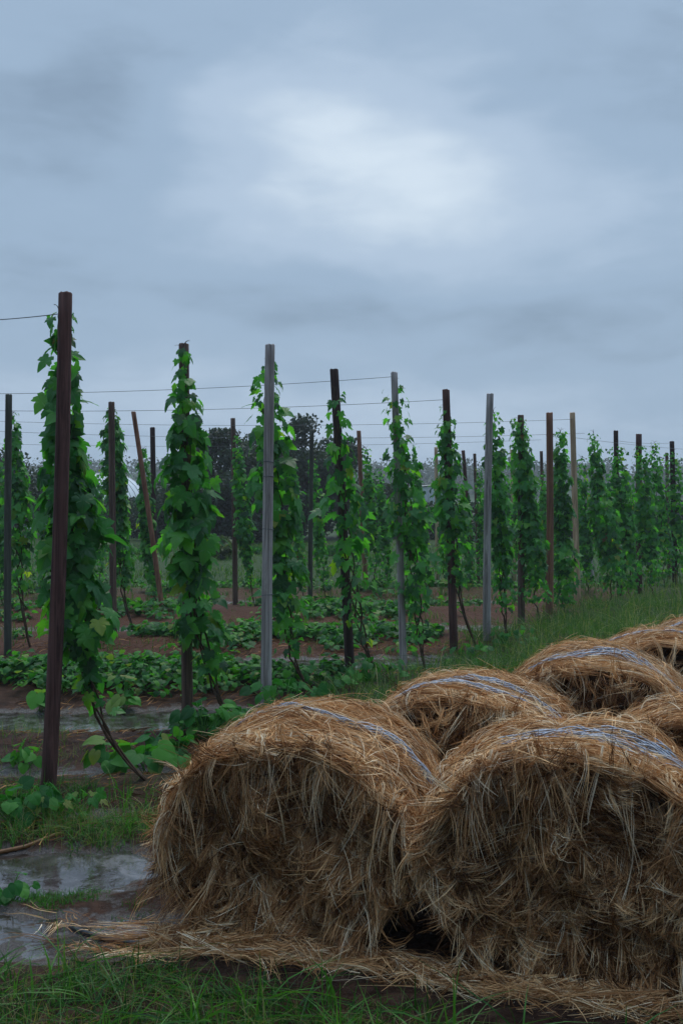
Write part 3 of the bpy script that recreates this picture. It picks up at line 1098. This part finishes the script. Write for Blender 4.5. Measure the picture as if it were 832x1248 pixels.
weed(50, 862, 4, .24, .2, .10, 'lone big leaf plant standing in the long puddle', bright=.7)
weed(400, 845, 16, .16, .2, .26, 'leafy plant beside the second puddle, left of the dark leaning post')
weed(570, 800, 16, .15, .25, .3, 'leafy weed at the foot of the red brown post')
weed(620, 790, 16, .15, .25, .3, 'leafy weed at the foot of the pale grey post')

# ------------------------------------------------------------------ posts
def post(base, top, wpx, mat, label, bands=None, squareness=0, ztop=None):
    z = depth(base[1])
    p0 = at(base[0], base[1], z)
    p1 = at(top[0], top[1], z)
    p0[2] = 0
    r = wpx / FPX * z * .5
    gz = float(gh(p0[0], p0[1]))
    k = 22
    u = np.linspace(0, 1, k)
    hgt = p1[2] - gz
    P = np.stack([(p1[0] - p0[0]) * u + rng.normal() * .010 * np.sin(u * np.pi), rng.normal() * .010 * np.sin(u * np.pi * 1.3),
                  -.12 + (hgt + .12) * u], -1)
    sides = 18
    A = np.linspace(0, 2 * np.pi, sides, endpoint=False)
    rad = r * (1.10 - .14 * u)
    wob = 1 + .03 * np.array([[vn(np.array(6 + a_), np.array(q * 4.0), int(base[0])) for a_ in (np.cos(A) * 1.4 + np.sin(A))] for q in u]) - .025
    ring = np.stack([np.cos(A), np.sin(A)], -1)
    V = np.zeros((k + 1, sides, 3))
    for i in range(k):
        V[i, :, 0] = P[i, 0] + ring[:, 0] * rad[i] * wob[i]
        V[i, :, 1] = P[i, 1] + ring[:, 1] * rad[i] * wob[i]
        V[i, :, 2] = P[i, 2]
    V[k - 1, :, 2] -= .006
    V[k] = V[k - 1]; V[k, :, :2] = P[-1, :2] + (V[k - 1, :, :2] - P[-1, :2]) * .88; V[k, :, 2] += .008 + .004 * rng.normal(size=sides)
    V = V.reshape(-1, 3)
    i = np.arange(sides); j = (i + 1) % sides
    F = np.concatenate([np.stack([q * sides + i, q * sides + j, (q + 1) * sides + j, (q + 1) * sides + i], -1) for q in range(k)])
    c = len(V)
    V = np.concatenate([V, [[P[-1, 0], P[-1, 1], P[-1, 2] + .002]]])
    cap = np.stack([k * sides + i, k * sides + j, np.full(sides, c)], -1)
    o = build('wooden_post', V, [F, cap], mat, None, smooth=False)
    o.location = (p0[0], p0[1], gz)
    tag(o, label, 'post', 'vine support posts')
    for by in bands or []:
        zz = at(0, by, z)[2] - gz
        uu = (zz + .12) / (hgt + .12)
        cxx = (p1[0] - p0[0]) * uu
        rr_ = r * (1.10 - .14 * uu) * 1.05
        a_ = np.linspace(0, 2 * np.pi, 25)
        Pb = np.stack([cxx + np.cos(a_) * rr_, np.sin(a_) * rr_, zz + .006 * np.sin(a_ + by)], -1)
        V2, F2 = tube(Pb, .0045, 5, False)
        build('wire_band', V2, F2, M['wire'], o)
    return o


W_ = M
post((58, 972), (80, 357), 17.5, W_['wood_red'], 'nearest, tallest wet red brown post, leaning right, at the left')
post((229, 880), (224, 419), 13, W_['wood_brown'], 'dark brown post wrapped by vine, between the nearest post and the tall grey post')
post((324, 858), (329, 420), 12.5, W_['wood_grey'], 'tall smooth grey post with wire bands round it', bands=[563, 581, 645, 725])
post((427, 823), (407, 450), 11, W_['wood_dark'], 'very dark post leaning left, right of the tall grey post')
post((492, 805), (480, 454), 8.5, W_['wood_grey'], 'slim grey post leaning left inside a vine, above the second bale')
post((553, 792), (543, 475), 9.5, W_['wood_red'], 'red brown post leaning left with vine leaves over its middle')
post((593, 785), (597, 480), 9, W_['wood_grey'], 'bare pale grey post just right of the leaning red brown one')
post((635, 762), (634, 506), 8, W_['wood_brown'], 'dark brown post hidden by vine at the top, right of the pale grey post')
post((669, 757), (669, 503), 8.5, W_['wood_orange'], 'bare straight reddish post, left of the tan one')
post((704, 742), (697, 503), 7, W_['wood_tan'], 'bare tan post leaning left, above the middle of the right half')
post((755, 727), (750, 525), 6, W_['wood_dark'], 'thin dark post in the vines, third from the right edge')
post((778, 725), (778, 529), 7.5, W_['wood_red'], 'upright dark red post in the vines, second from the right edge')
post((822, 712), (818, 538), 6, W_['wood_dark'], 'thin dark post closest to the right edge')
post((10, 797), (11, 481), 8.5, W_['wood_green'], 'grey green post closest to the left edge')
post((139, 783), (136, 490), 8, W_['wood_brown'], 'brown post with a vine, between the nearest post and the orange leaning one')
post((199, 748), (163, 502), 6, W_['wood_orange'], 'strongly leaning orange brown post behind the first vines')
post((190, 725), (186, 521), 6.5, W_['wood_dark'], 'bare black post beside the leaning orange brown one')
post((287, 737), (284, 510), 6, W_['wood_brown'], 'thin bare brown post left of the tall grey post')
post((378, 733), (380, 524), 5.5, W_['wood_green'], 'thin dark greenish post right of the tall grey post')
post((446, 718), (437, 525), 5.5, W_['wood_orange'], 'thin reddish post behind, right of the very dark post')
post((533, 708), (531, 545), 4.5, W_['wood_tan'], 'distant thin tan post left of the leaning red brown one')
post((575, 714), (564, 549), 4.5, W_['wood_red'], 'distant thin leaning post just left of the pale grey post')
post((583, 710), (578, 553), 4, W_['wood_brown'], 'distant short post touching the left side of the pale grey one')
post((627, 708), (623, 548), 4, W_['wood_tan'], 'distant thin tan post between the pale grey and the dark brown one')
post((663, 706), (659, 550), 4, W_['wood_brown'], 'distant thin post peeping left of the reddish post')
post((722, 708), (712, 567), 4.5, W_['wood_grey'], 'distant grey leaning post right of the tan post')
post((815, 706), (812, 552), 4, W_['wood_brown'], 'distant thin post just left of the post at the right edge')


# ------------------------------------------------------------------ wires
def wire(a, b, sag, label):
    A_, B_ = at(*a), at(*b)
    u = np.linspace(0, 1, 24)[:, None]
    P = A_ * (1 - u) + B_ * u
    P[:, 2] -= sag * 4 * (u * (1 - u))[:, 0]
    V, F = tube(P - A_, .0032, 5)
    o = build('trellis_wire', V, F, M['wire'])
    o.location = A_
    tag(o, label, 'wire', 'trellis wires')


wire((76, 382, 7.19), (-80, 392, 7.6), .015, 'trellis wire running left from the top of the nearest post')
wire((480, 459, 13.05), (-40, 480, 14.2), .05, 'highest long wire, ending at the slim grey post')
wire((543, 487, 13.9), (-40, 500, 15.2), .06, 'long wire ending at the leaning red brown post')
wire((697, 511, 18.8), (-40, 512, 19.6), .10, 'long wire ending at the tan post')
wire((712, 528, 21.0), (-40, 524, 20.5), .12, 'wire passing just over the tops of the distant posts, below the tan post one')
wire((659, 536, 22.5), (-40, 540, 23.5), .10, 'lowest wire in the sky, behind the vines of the middle')
wire((818, 540, 23.9), (750, 537, 21.0), .03, 'short wire linking the two thin dark posts near the right edge')
wire((860, 549, 25), (697, 533, 18.8), .03, 'wire running from the tan post to the right edge')


# ------------------------------------------------------------------ vines
def vine(path, hw, base, label, nleaf, size, stem_from=None, rshift=0.0, dy=.08, yellow=0.0, zd=None):
    """path: pixels down the column; hw: half widths in pixels; base: where the stem meets the ground"""
    z = zd or depth(base[1])
    if z > 15: nleaf = int(nleaf * 1.7)
    elif z < 11: nleaf = int(nleaf * 1.25)
    bx = (base[0] - CX) / FPX * z
    by = z
    bz = float(gh(bx, by))
    root = empty('climbing_vine', (bx, by, bz))
    tag(root, label, 'vine', 'climbing vines')
    P = np.array([at(p[0], p[1], z + dy) for p in path]) - np.array([bx, by, bz])
    P[:, 1] = dy * np.linspace(1, .3, len(P)) + rng.normal(size=len(P)) * .01
    H = np.array(hw) * (1.0 if z < 14 else .84) / FPX * z
    size *= 1.04 if z < 11 else (.86 if z < 19 else .78)
    seg = np.concatenate([[0], np.cumsum(np.linalg.norm(np.diff(P, axis=0), axis=1))]); seg /= seg[-1]
    # more leaves where the column is broad
    ug = np.linspace(0, 1, 200)
    ex = 1.5 if z < 10 else (1.3 if z < 12.5 else 1.0)
    wgt = np.interp(ug, seg, H) ** ex + .004; cdf = np.cumsum(wgt); cdf /= cdf[-1]
    u = np.interp(rng.uniform(0, 1, nleaf), cdf, ug)
    c = np.stack([np.interp(u, seg, P[:, i]) for i in range(3)], -1)
    hwv = np.interp(u, seg, H) * (1 + .5 * fbm(u * 14 + base[0], u * 0, 5, 2) * 2)
    prof_ = np.interp(u, [0, .04, .25, .6, .85, 1], [.36, .48, .85, 1.0, .72, .50])
    sz = size * prof_ * rng.uniform(.55, 1.15, nleaf)
    an = rng.uniform(0, 2 * np.pi, nleaf)
    rr = np.maximum(hwv - sz * .38, .012) * np.sqrt(rng.uniform(.10, 1.0, nleaf))
    o = np.stack([np.cos(an), np.sin(an), np.zeros(nleaf)], -1)
    pos = c + o * (rr * np.array([1.0, .85, 1.0])[None, :].T[0])[:, None] + np.array([0, 0, 1.]) * (sz * .35)[:, None]
    pos[:, 1] = c[:, 1] + (pos[:, 1] - c[:, 1]) * .85
    nr = o * rng.uniform(.5, 1.4, (nleaf, 1)) + np.array([0, -.15, .5]) + rng.normal(size=(nleaf, 3)) * .34
    tip = o * .8 + np.array([0, 0, -.9]) + rng.normal(size=(nleaf, 3)) * .45
    rn = np.clip(rng.beta(1.3, 1.8, nleaf) + yellow + .10 * (1 - u) * 0, 0, 1)
    if z < 11.5: lod = 0
    elif z < 19: lod = 1
    else: lod = 2
    batches = [leaves(pos, nr, tip, sz, 'vine', lod, rn)]
    leaf_object('foliage', batches, M['vine'], root)
    # woody stem: down the column and then out to the root
    end = np.array([0, 0, -.05])
    low = P[-1]
    q = np.linspace(0, 1, 8)[1:, None]
    c1 = low * .55 + end * .45 + np.array([-(end - low)[0] * .15, 0, -.12 * low[2]])
    tail = (1 - q) ** 2 * low + 2 * q * (1 - q) * c1 + q ** 2 * end
    ps = []
    for s_ in range(3 if z < 16 else 1):
        um = np.linspace(0, 1, 26)
        main = np.stack([np.interp(um, seg, P[:, i]) for i in range(3)], -1)
        tw = um * 22 + s_ * 2.1
        amp = np.interp(um, [0, 1], [.25, .35]) * np.interp(um, seg, H)
        main[:, 0] += np.cos(tw) * amp * .6; main[:, 1] += np.sin(tw) * amp * .6
        tl = tail.copy()
        kq = np.linspace(1, .2, len(tl))
        tl[:, 0] += np.cos(s_ * 2.1 + 4 * kq) * .018 * kq; tl[:, 1] += np.sin(s_ * 2.1 + 4 * kq) * .018
        C = np.concatenate([main, tl])
        rad = np.interp(np.linspace(0, 1, len(C)), [0, .3, 1], [.002, .006, .011 if s_ == 0 else .008])
        ps.append(tube(C, rad, 6))
    # curling tips above the column
    for s_ in range(3):
        L_ = rng.uniform(.06, .16)
        a0 = rng.uniform(0, 6.28)
        uu = np.linspace(0, 1, 7)[:, None]
        C = P[0] + np.concatenate([np.cos(a0) * .07 * uu ** 2, np.sin(a0) * .05 * uu ** 2, L_ * uu - .05 * uu ** 3], 1)
        ps.append(tube(C, np.linspace(.0035, .0012, 7), 4))
    V, F, r_ = join(ps)
    build('stem', V, F, M['stem'], root)
    return root


S1 = .165
vine([(73, 385), (74, 470), (80, 550), (84, 640), (94, 730), (106, 820), (122, 872)], [20, 30, 40, 44, 42, 36, 22], (185, 948),
     'nearest vine, on the tallest red brown post, with the largest leaves', 250, .195, zd=7.45, dy=.02)
vine([(223, 428), (226, 500), (229, 600), (233, 690), (244, 770), (262, 838)], [18, 25, 34, 38, 34, 20], (302, 884),
     'thick bright vine wrapped round the second post from the left of the front line', 240, .185, dy=-.02)
vine([(326, 445), (324, 500), (332, 560), (342, 650), (346, 725), (358, 800)], [18, 24, 34, 36, 33, 20], (388, 848),
     'thick vine hanging behind the tall grey post', 260, .18, dy=.16)
vine([(408, 480), (413, 560), (420, 640), (431, 720), (444, 785)], [21, 24, 30, 28, 18], (466, 828),
     'vine on the very dark leaning post, thin in the middle', 140, .20, dy=.02)
vine([(480, 468), (487, 540), (497, 620), (505, 700), (512, 780)], [14, 21, 28, 28, 22], (520, 806),
     'vine round the slim grey leaning post', 330, .18, dy=.06)
vine([(543, 498), (545, 560), (550, 640), (558, 715)], [16, 20, 26, 20], (584, 792),
     'vine on the leaning red brown post, its dark stem bare at the bottom', 351, .17, dy=-.02)
vine([(601, 503), (603, 580), (608, 660), (613, 745)], [15, 21, 24, 20], (618, 783),
     'dense vine hanging right behind the pale grey post', 445, .17, dy=.15)
vine([(631, 512), (636, 580), (646, 660), (654, 735)], [15, 20, 26, 20], (664, 762),
     'vine with a yellow green top over the dark brown post', 445, .17, yellow=.06, dy=-.02)
vine([(682, 528), (683, 600), (685, 680), (687, 738)], [13, 18, 21, 18], (690, 752),
     'broad dense vine between the reddish post and the tan post', 486, .17, dy=.1)
vine([(723, 530), (727, 590), (738, 660), (746, 722)], [11, 18, 23, 18], (736, 742),
     'pointed vine with a leafy spire, right of the tan post', 432, .17, yellow=.05)
vine([(750, 545), (756, 600), (762, 670), (768, 722)], [12, 18, 22, 18], (770, 734),
     'vine over the thin dark post third from the right edge', 405, .17, dy=-.02)
vine([(780, 545), (784, 610), (789, 680), (794, 715)], [14, 19, 22, 18], (798, 728),
     'vine round the upright dark red post near the right edge', 405, .17, dy=.05)
vine([(797, 540), (800, 600), (806, 670), (808, 705)], [9, 14, 18, 15], (810, 715),
     'narrow spire shaped vine second from the right edge', 351, .16)
vine([(820, 552), (822, 610), (826, 670), (828, 700)], [12, 15, 18, 15], (830, 712),
     'vine at the right edge of the picture', 351, .16, dy=-.02)
vine([(16, 505), (20, 570), (22, 640), (28, 720)], [10, 24, 26, 20], (38, 752),
     'wide dark vine on the grey green post at the left edge', 330, .18, zd=14.0)
vine([(136, 497), (138, 560), (145, 640), (150, 720)], [13, 20, 23, 16], (168, 778),
     'vine on the brown post between the nearest post and the orange leaning one', 445, .17, dy=-.02)
vine([(175, 548), (177, 600), (180, 670), (190, 725)], [9, 14, 16, 13], (200, 742),
     'dark narrow vine behind the leaning orange brown post', 324, .16)
vine([(289, 532), (294, 600), (299, 670), (308, 715)], [7, 13, 15, 11], (312, 740),
     'narrow vine along the thin bare brown post', 310, .16)
vine([(357, 562), (361, 620), (366, 690), (370, 720)], [6, 10, 13, 10], (374, 736),
     'small browning vine with a yellow tip, right of the tall grey post', 229, .14, yellow=.12)
vine([(381, 560), (387, 630), (392, 690), (396, 715)], [9, 12, 13, 9], (398, 730),
     'small vine round the thin dark greenish post', 202, .16)
vine([(446, 548), (450, 610), (455, 670), (458, 705)], [9, 13, 16, 13], (460, 722),
     'dense dark vine behind the thin reddish post', 324, .16)
vine([(461, 572), (466, 630), (470, 680), (473, 705)], [7, 11, 13, 11], (475, 716),
     'short dark vine left of the slim grey post, farther back', 256, .16)
vine([(504, 545), (508, 600), (514, 670), (520, 710)], [7, 12, 15, 12], (522, 725),
     'dark vine right behind the slim grey post', 310, .16)
vine([(102, 543), (104, 600), (106, 670), (110, 710)], [8, 12, 14, 12], (114, 724),
     'small far vine seen just right of the nearest vine', 243, .16)
vine([(122, 572), (121, 620), (122, 680), (124, 705)], [6, 10, 12, 10], (124, 716),
     'faint far vine at the left side of the brown post', 189, .16)
vine([(560, 590), (566, 640), (572, 690), (574, 708)], [8, 12, 14, 12], (576, 718),
     'low far vine between the red brown and the pale grey post', 243, .16)
vine([(583, 570), (586, 620), (588, 680), (588, 702)], [6, 10, 12, 10], (590, 714),
     'far vine on the distant short post left of the pale grey one', 229, .15)
vine([(626, 570), (628, 620), (630, 680), (632, 700)], [6, 9, 11, 10], (634, 712),
     'far vine on the distant tan post', 202, .15)
vine([(660, 575), (662, 620), (664, 680), (665, 700)], [6, 10, 12, 10], (666, 711),
     'far vine peeping left of the reddish post', 216, .15)
vine([(707, 560), (710, 620), (714, 680), (716, 712)], [9, 14, 17, 14], (718, 724),
     'dark far vine directly right of the tan post', 324, .16)
vine([(338, 580), (336, 640), (336, 690), (336, 705)], [5, 8, 9, 8], (338, 718),
     'far vine hidden behind the tall grey post', 121, .15)
vine([(0, 560), (-2, 620), (2, 690), (4, 725)], [12, 18, 22, 16], (6, 745),
     'dark vine cut by the left edge', 324, .17)
vine([(60, 570), (57, 620), (54, 690), (52, 715)], [8, 12, 14, 12], (52, 728),
     'far vine seen left of the nearest post', 229, .16)

for px_, top_, by_, lab_ in [
        (430, 590, 712, 'small dark back row vine right beside the very dark leaning post'),
        (490, 585, 710, 'small dark back row vine showing behind the slim grey post'),
        (536, 580, 712, 'small dark back row vine touching the distant thin tan post'),
        (548, 592, 706, 'low dark back row vine behind the leaning red brown post'),
        (606, 588, 709, 'small dark back row vine just right of the pale grey post'),
        (618, 580, 706, 'small back row vine left of the distant tan post'),
        (646, 585, 708, 'small back row vine between the dark brown and the reddish post'),
        (676, 582, 706, 'small back row vine behind the broad vine of the reddish post'),
        (700, 590, 709, 'small back row vine behind the tan post'),
        (734, 585, 704, 'small back row vine behind the pointed vine with the leafy spire'),
        (744, 592, 702, 'low back row vine left of the thin dark post third from the right'),
        (764, 588, 703, 'small back row vine between the two dark posts near the right edge'),
        (786, 590, 700, 'small back row vine right of the upright dark red post'),
        (812, 588, 699, 'small back row vine left of the last post at the right edge')]:
    vine([(px_, top_), (px_ + 2, 620), (px_ + 4, 665), (px_ + 5, by_ - 14)], [6, 11, 13, 11], (px_ + 7, by_), lab_, 170, .17)

# small things in the mud
def strip(points, rad, name, label, cat, mat, flat=1.0):
    C = []
    for px, py in points:
        z = depth(py)
        x = (px - CX) / FPX * z
        C.append((x, z, max(float(gh(x, z)), WATER) + rad * .9))
    C = np.array(C)
    u = np.linspace(0, 1, 20)
    t_ = np.linspace(0, 1, len(C))
    C = np.stack([np.interp(u, t_, C[:, i]) for i in range(3)], -1)
    V, F = tube(C - C[0], np.interp(u, [0, .1, .9, 1], [.7, 1, 1, .6]) * rad, 7)
    V = np.asarray(V)
    o = build(name, V, F, mat)
    o.location = C[0]
    tag(o, label, cat)


strip([(-20, 1033), (30, 1026), (75, 1014)], .013, 'rusty_cane', 'rusty orange cane lying on the mud at the left edge', 'cane', M['rust'])
strip([(85, 1118), (120, 1130), (160, 1138), (200, 1141)], .012, 'hose', 'black hose lying across the puddle in front of the left bale', 'hose', M['hose'])


# ------------------------------------------------------------------ distance: trees, shrubs, tunnels, hill
def tree(px, pytop, z, wpx, label, seed, gaps=.5, nclump=26, base_drop=0.0, leaf=.16, mat='treeleaf', name='tree', cat='tree', trunk=True, per=230):
    r_ = np.random.default_rng(seed)
    x = (px - CX) / FPX * z
    Ht = EYE + (HY - pytop) / FPX * z
    W2 = wpx * (1.25 if trunk else 1.0) / FPX * z * .5
    root = empty(name, (x, z, float(gh(x, z))))
    tag(root, label, cat)
    cl = []
    lo = .08 if trunk else .05
    for i in range(nclump):
        a_ = r_.uniform(0, 6.28); q = math.sqrt(r_.uniform(0, 1)); hz = r_.uniform(lo, .93)
        wid = math.sin(min(1, (1 - hz) / .55) * 1.57) * (.75 + .25 * min(1, hz / .4))
        cl.append((math.cos(a_) * q * W2 * wid * .85, math.sin(a_) * q * W2 * wid * .85, hz * Ht, W2 * r_.uniform(.20, .40)))
    cl.append((0, 0, Ht * .93, W2 * .28))
    pos = []; base = []
    for cx_, cy_, cz_, rr in cl:
        n = int(per * (rr / (W2 * .3)) ** 2 * r_.uniform(.7, 1.2) * gaps * 2)
        d = r_.normal(size=(n, 3)); d /= np.linalg.norm(d, axis=1, keepdims=True)
        pos.append(np.array([cx_, cy_, cz_]) + d * (rr * r_.uniform(.35, 1.12, (n, 1))) * np.array([1, 1, .72]))
        base.append(np.full(n, r_.uniform(.1, .7)))
    pos = np.concatenate(pos); base = np.concatenate(base)
    pos[:, 2] = np.clip(pos[:, 2], .1, Ht)
    n = len(pos)
    batch = leaves(pos, rng.normal(size=(n, 3)) + np.array([0, 0, .6]), rng.normal(size=(n, 3)), rng.uniform(.6, 1.3, n) * leaf, 'facet', 1,
                   np.clip(base + rng.normal(size=n) * .15, 0, 1))
    leaf_object('crown', [batch], M[mat], root)
    ps = []
    tr = .05 + .018 * Ht
    tk = np.array([[0, 0, -.1], [.04 * Ht * .3, 0, Ht * .3], [0, .1, Ht * .62], [0, 0, Ht * .86]])
    if trunk:
        u = np.linspace(0, 1, 10); ti = np.linspace(0, 1, 4)
        P = np.stack([np.interp(u, ti, tk[:, i]) for i in range(3)], -1)
        ps.append(tube(P, np.linspace(tr, tr * .25, 10), 8))
    for c_ in cl[:14]:
        s0 = np.array([0, 0, min(c_[2] * .6, Ht * .55)]) if trunk else np.array([0, 0, 0.])
        e0 = np.array(c_[:3])
        u = np.linspace(0, 1, 6)[:, None]
        P = s0 * (1 - u) + e0 * u; P[:, 2] -= .12 * Ht * (u * (1 - u))[:, 0]
        ps.append(tube(P, np.linspace(tr * .45, tr * .1, 6), 5))
    V, F, _ = join(ps)
    build('trunk' if trunk else 'branches', V, F, M['bark'], root)


tree(12, 548, 48, 110, 'dark tree mass at the left edge, behind the left vines', 1)
tree(70, 585, 52, 90, 'low tree behind the nearest vine, beside the white polytunnel', 2)
tree(150, 608, 50, 110, 'low dark tree behind the brown post', 3)
tree(210, 600, 46, 90, 'rounded dark tree left of the tall distant trees', 4)
tree(268, 524, 44, 130, 'big dark tree behind the thin bare brown post', 5, gaps=1.0, nclump=34)
tree(316, 530, 46, 120, 'dark tree just left of the tall grey post', 6, gaps=1.0, nclump=30)
tree(368, 508, 47, 98, 'tallest distant tree with sky showing through its crown, right of the grey post', 7, gaps=.62, nclump=28)
tree(414, 536, 48, 125, 'dark tree behind the very dark leaning post', 8, gaps=1.0)
tree(462, 592, 50, 80, 'low tree behind the thin reddish post', 9)
tree(520, 614, 48, 120, 'bushy low tree below the pale tunnel roof', 10, trunk=True)
tree(600, 616, 46, 120, 'low bushy tree behind the pale grey post', 12)
tree(690, 618, 46, 120, 'low bushy tree behind the tan post', 13)
tree(775, 616, 46, 120, 'low bushy tree behind the vines near the right edge', 14)
tree(850, 612, 46, 110, 'low bushy tree at the right edge', 15)
for i, (px, pt, z_, w_, lab) in enumerate([(270, 655, 33, 42, 'pale feathery shrub below the big dark tree'),
                                           (232, 672, 35, 50, 'low green shrub left of the pale feathery one'),
                                           (330, 668, 36, 60, 'low shrub behind the tall grey post'),
                                           (410, 668, 35, 60, 'low shrub behind the very dark leaning post'),
                                           (95, 668, 34, 70, 'low shrub right of the nearest post, far back'),
                                           (165, 672, 36, 60, 'low shrub behind the leaning orange brown post')]):
    tree(px, pt, z_, w_, lab, 30 + i, leaf=.09, mat='shrub' if i == 0 else 'crop', name='shrub', cat='shrub', trunk=False, nclump=14, per=150)


def tunnel(px0, px1, pytop, z, length, label):
    x0 = (px0 - CX) / FPX * z; x1 = (px1 - CX) / FPX * z
    Ht = EYE + (HY - pytop) / FPX * z
    root = empty('polytunnel', ((x0 + x1) / 2, z, 0))
    tag(root, label, 'polytunnel')
    a_ = np.linspace(0, np.pi, 17)
    hw = (x1 - x0) / 2
    k = 9
    yy = np.linspace(0, length, k)
    V = np.array([[(-math.cos(t_)) * hw, y_, math.sin(t_) ** .8 * Ht] for y_ in yy for t_ in a_])
    I_ = np.arange(k * 17).reshape(k, 17)
    F = np.stack([I_[:-1, :-1], I_[:-1, 1:], I_[1:, 1:], I_[1:, :-1]], -1).reshape(-1, 4)
    build('cover', V, [F], M['poly'], root, smooth=True)
    V2 = np.array([[(-math.cos(t_)) * hw * .995, .03, math.sin(t_) ** .8 * Ht * .995] for t_ in a_] + [[0, .03, 0]])
    F2 = np.stack([np.arange(16), np.full(16, 17), np.arange(1, 17)], -1)
    build('end_wall', V2, [F2], M['poly'], root)
    for y_ in yy:
        V, F = tube(np.array([[(-math.cos(t_)) * hw * 1.004, y_, math.sin(t_) ** .8 * Ht * 1.004] for t_ in a_]), .03, 6)
        build('hoop', V, F, M['frame'], root)
    V, F = tube(np.array([[0, 0, 0], [0, 0, Ht * .99]]), .03, 6)
    build('end_post', V, F, M['frame'], root)


tunnel(488, 556, 592, 60, 14, 'pale blue green polytunnel glimpsed between the slim grey and the red brown post')
tunnel(28, 128, 574, 60, 14, 'white polytunnel behind the nearest post at the left')

# wooded hill
xs2 = np.linspace(-130, 320, 120); ys2 = np.linspace(240, 395, 40)
X, Y = np.meshgrid(xs2, ys2)
prof_h = 7.5 * sstep(Y, 243, 330) * (1 - .4 * sstep(Y, 360, 395)) * (1 + .35 * fbm(X * .03, Y * .03, 90))
edge = sstep(X, -130, -75) * (1 - sstep(X, 280, 320))
I_ = np.arange(X.size).reshape(X.shape)
F = np.stack([I_[:-1, :-1], I_[:-1, 1:], I_[1:, 1:], I_[1:, :-1]], -1).reshape(-1, 4)
tag(build('hill', np.stack([X, Y, prof_h * edge - .06], -1).reshape(-1, 3), [F], M['ground'], smooth=True), kind='structure', label='low wooded hill behind the field')
ncr = 620
cx = rng.uniform(-100, 270, ncr); cyy = rng.uniform(250, 345, ncr)
hb = 7.5 * sstep(cyy, 243, 330)
pos = []; base = []
for x_, y_, h_ in zip(cx, cyy, hb):
    rr = rng.uniform(2.3, 4.2)
    n = 120
    d = norm(rng.normal(size=(n, 3)))
    pos.append(np.array([x_, y_, h_ * .8 + rr * .8]) + d * rr * rng.uniform(.6, 1.1, (n, 1)) * np.array([1, 1, .9]))
    base.append(np.full(n, rng.uniform(.1, .8)))
pos = np.concatenate(pos); base = np.concatenate(base); n = len(pos)
pos[:, 2] = np.maximum(pos[:, 2], .1)
b = leaves(pos, rng.normal(size=(n, 3)) + np.array([0, -.3, .6]), rng.normal(size=(n, 3)), rng.uniform(.5, 1.1, n), 'facet', 1, np.clip(base + rng.normal(size=n) * .12, 0, 1))
tag(leaf_object('far_wood', [b], M['treeleaf']), 'hazy wood covering the low hill on the horizon', 'wood', kind='stuff')

# ------------------------------------------------------------------ haze
m, nb, out = new_mat('haze_air')
pv = nb.new('ShaderNodeVolumePrincipled')
pv.inputs['Color'].default_value = (.86, .92, 1.0, 1)
pv.inputs['Density'].default_value = 0.0010
pv.inputs['Anisotropy'].default_value = 0.2
m.node_tree.links.new(pv.outputs[0], out.inputs['Volume'])
x0, x1, y0, y1, z0, z1 = -410, 410, -70, 410, -1.3, 9.0
V = np.array([(x0, y0, z0), (x1, y0, z0), (x1, y1, z0), (x0, y1, z0), (x0, y0, z1), (x1, y0, z1), (x1, y1, z1), (x0, y1, z1)])
F = np.array([[0, 3, 2, 1], [4, 5, 6, 7], [0, 1, 5, 4], [1, 2, 6, 5], [2, 3, 7, 6], [3, 0, 4, 7]])
hz = build('haze', V, [F], m)
tag(hz, 'thin rainy haze over the whole field', 'haze', kind='stuff')
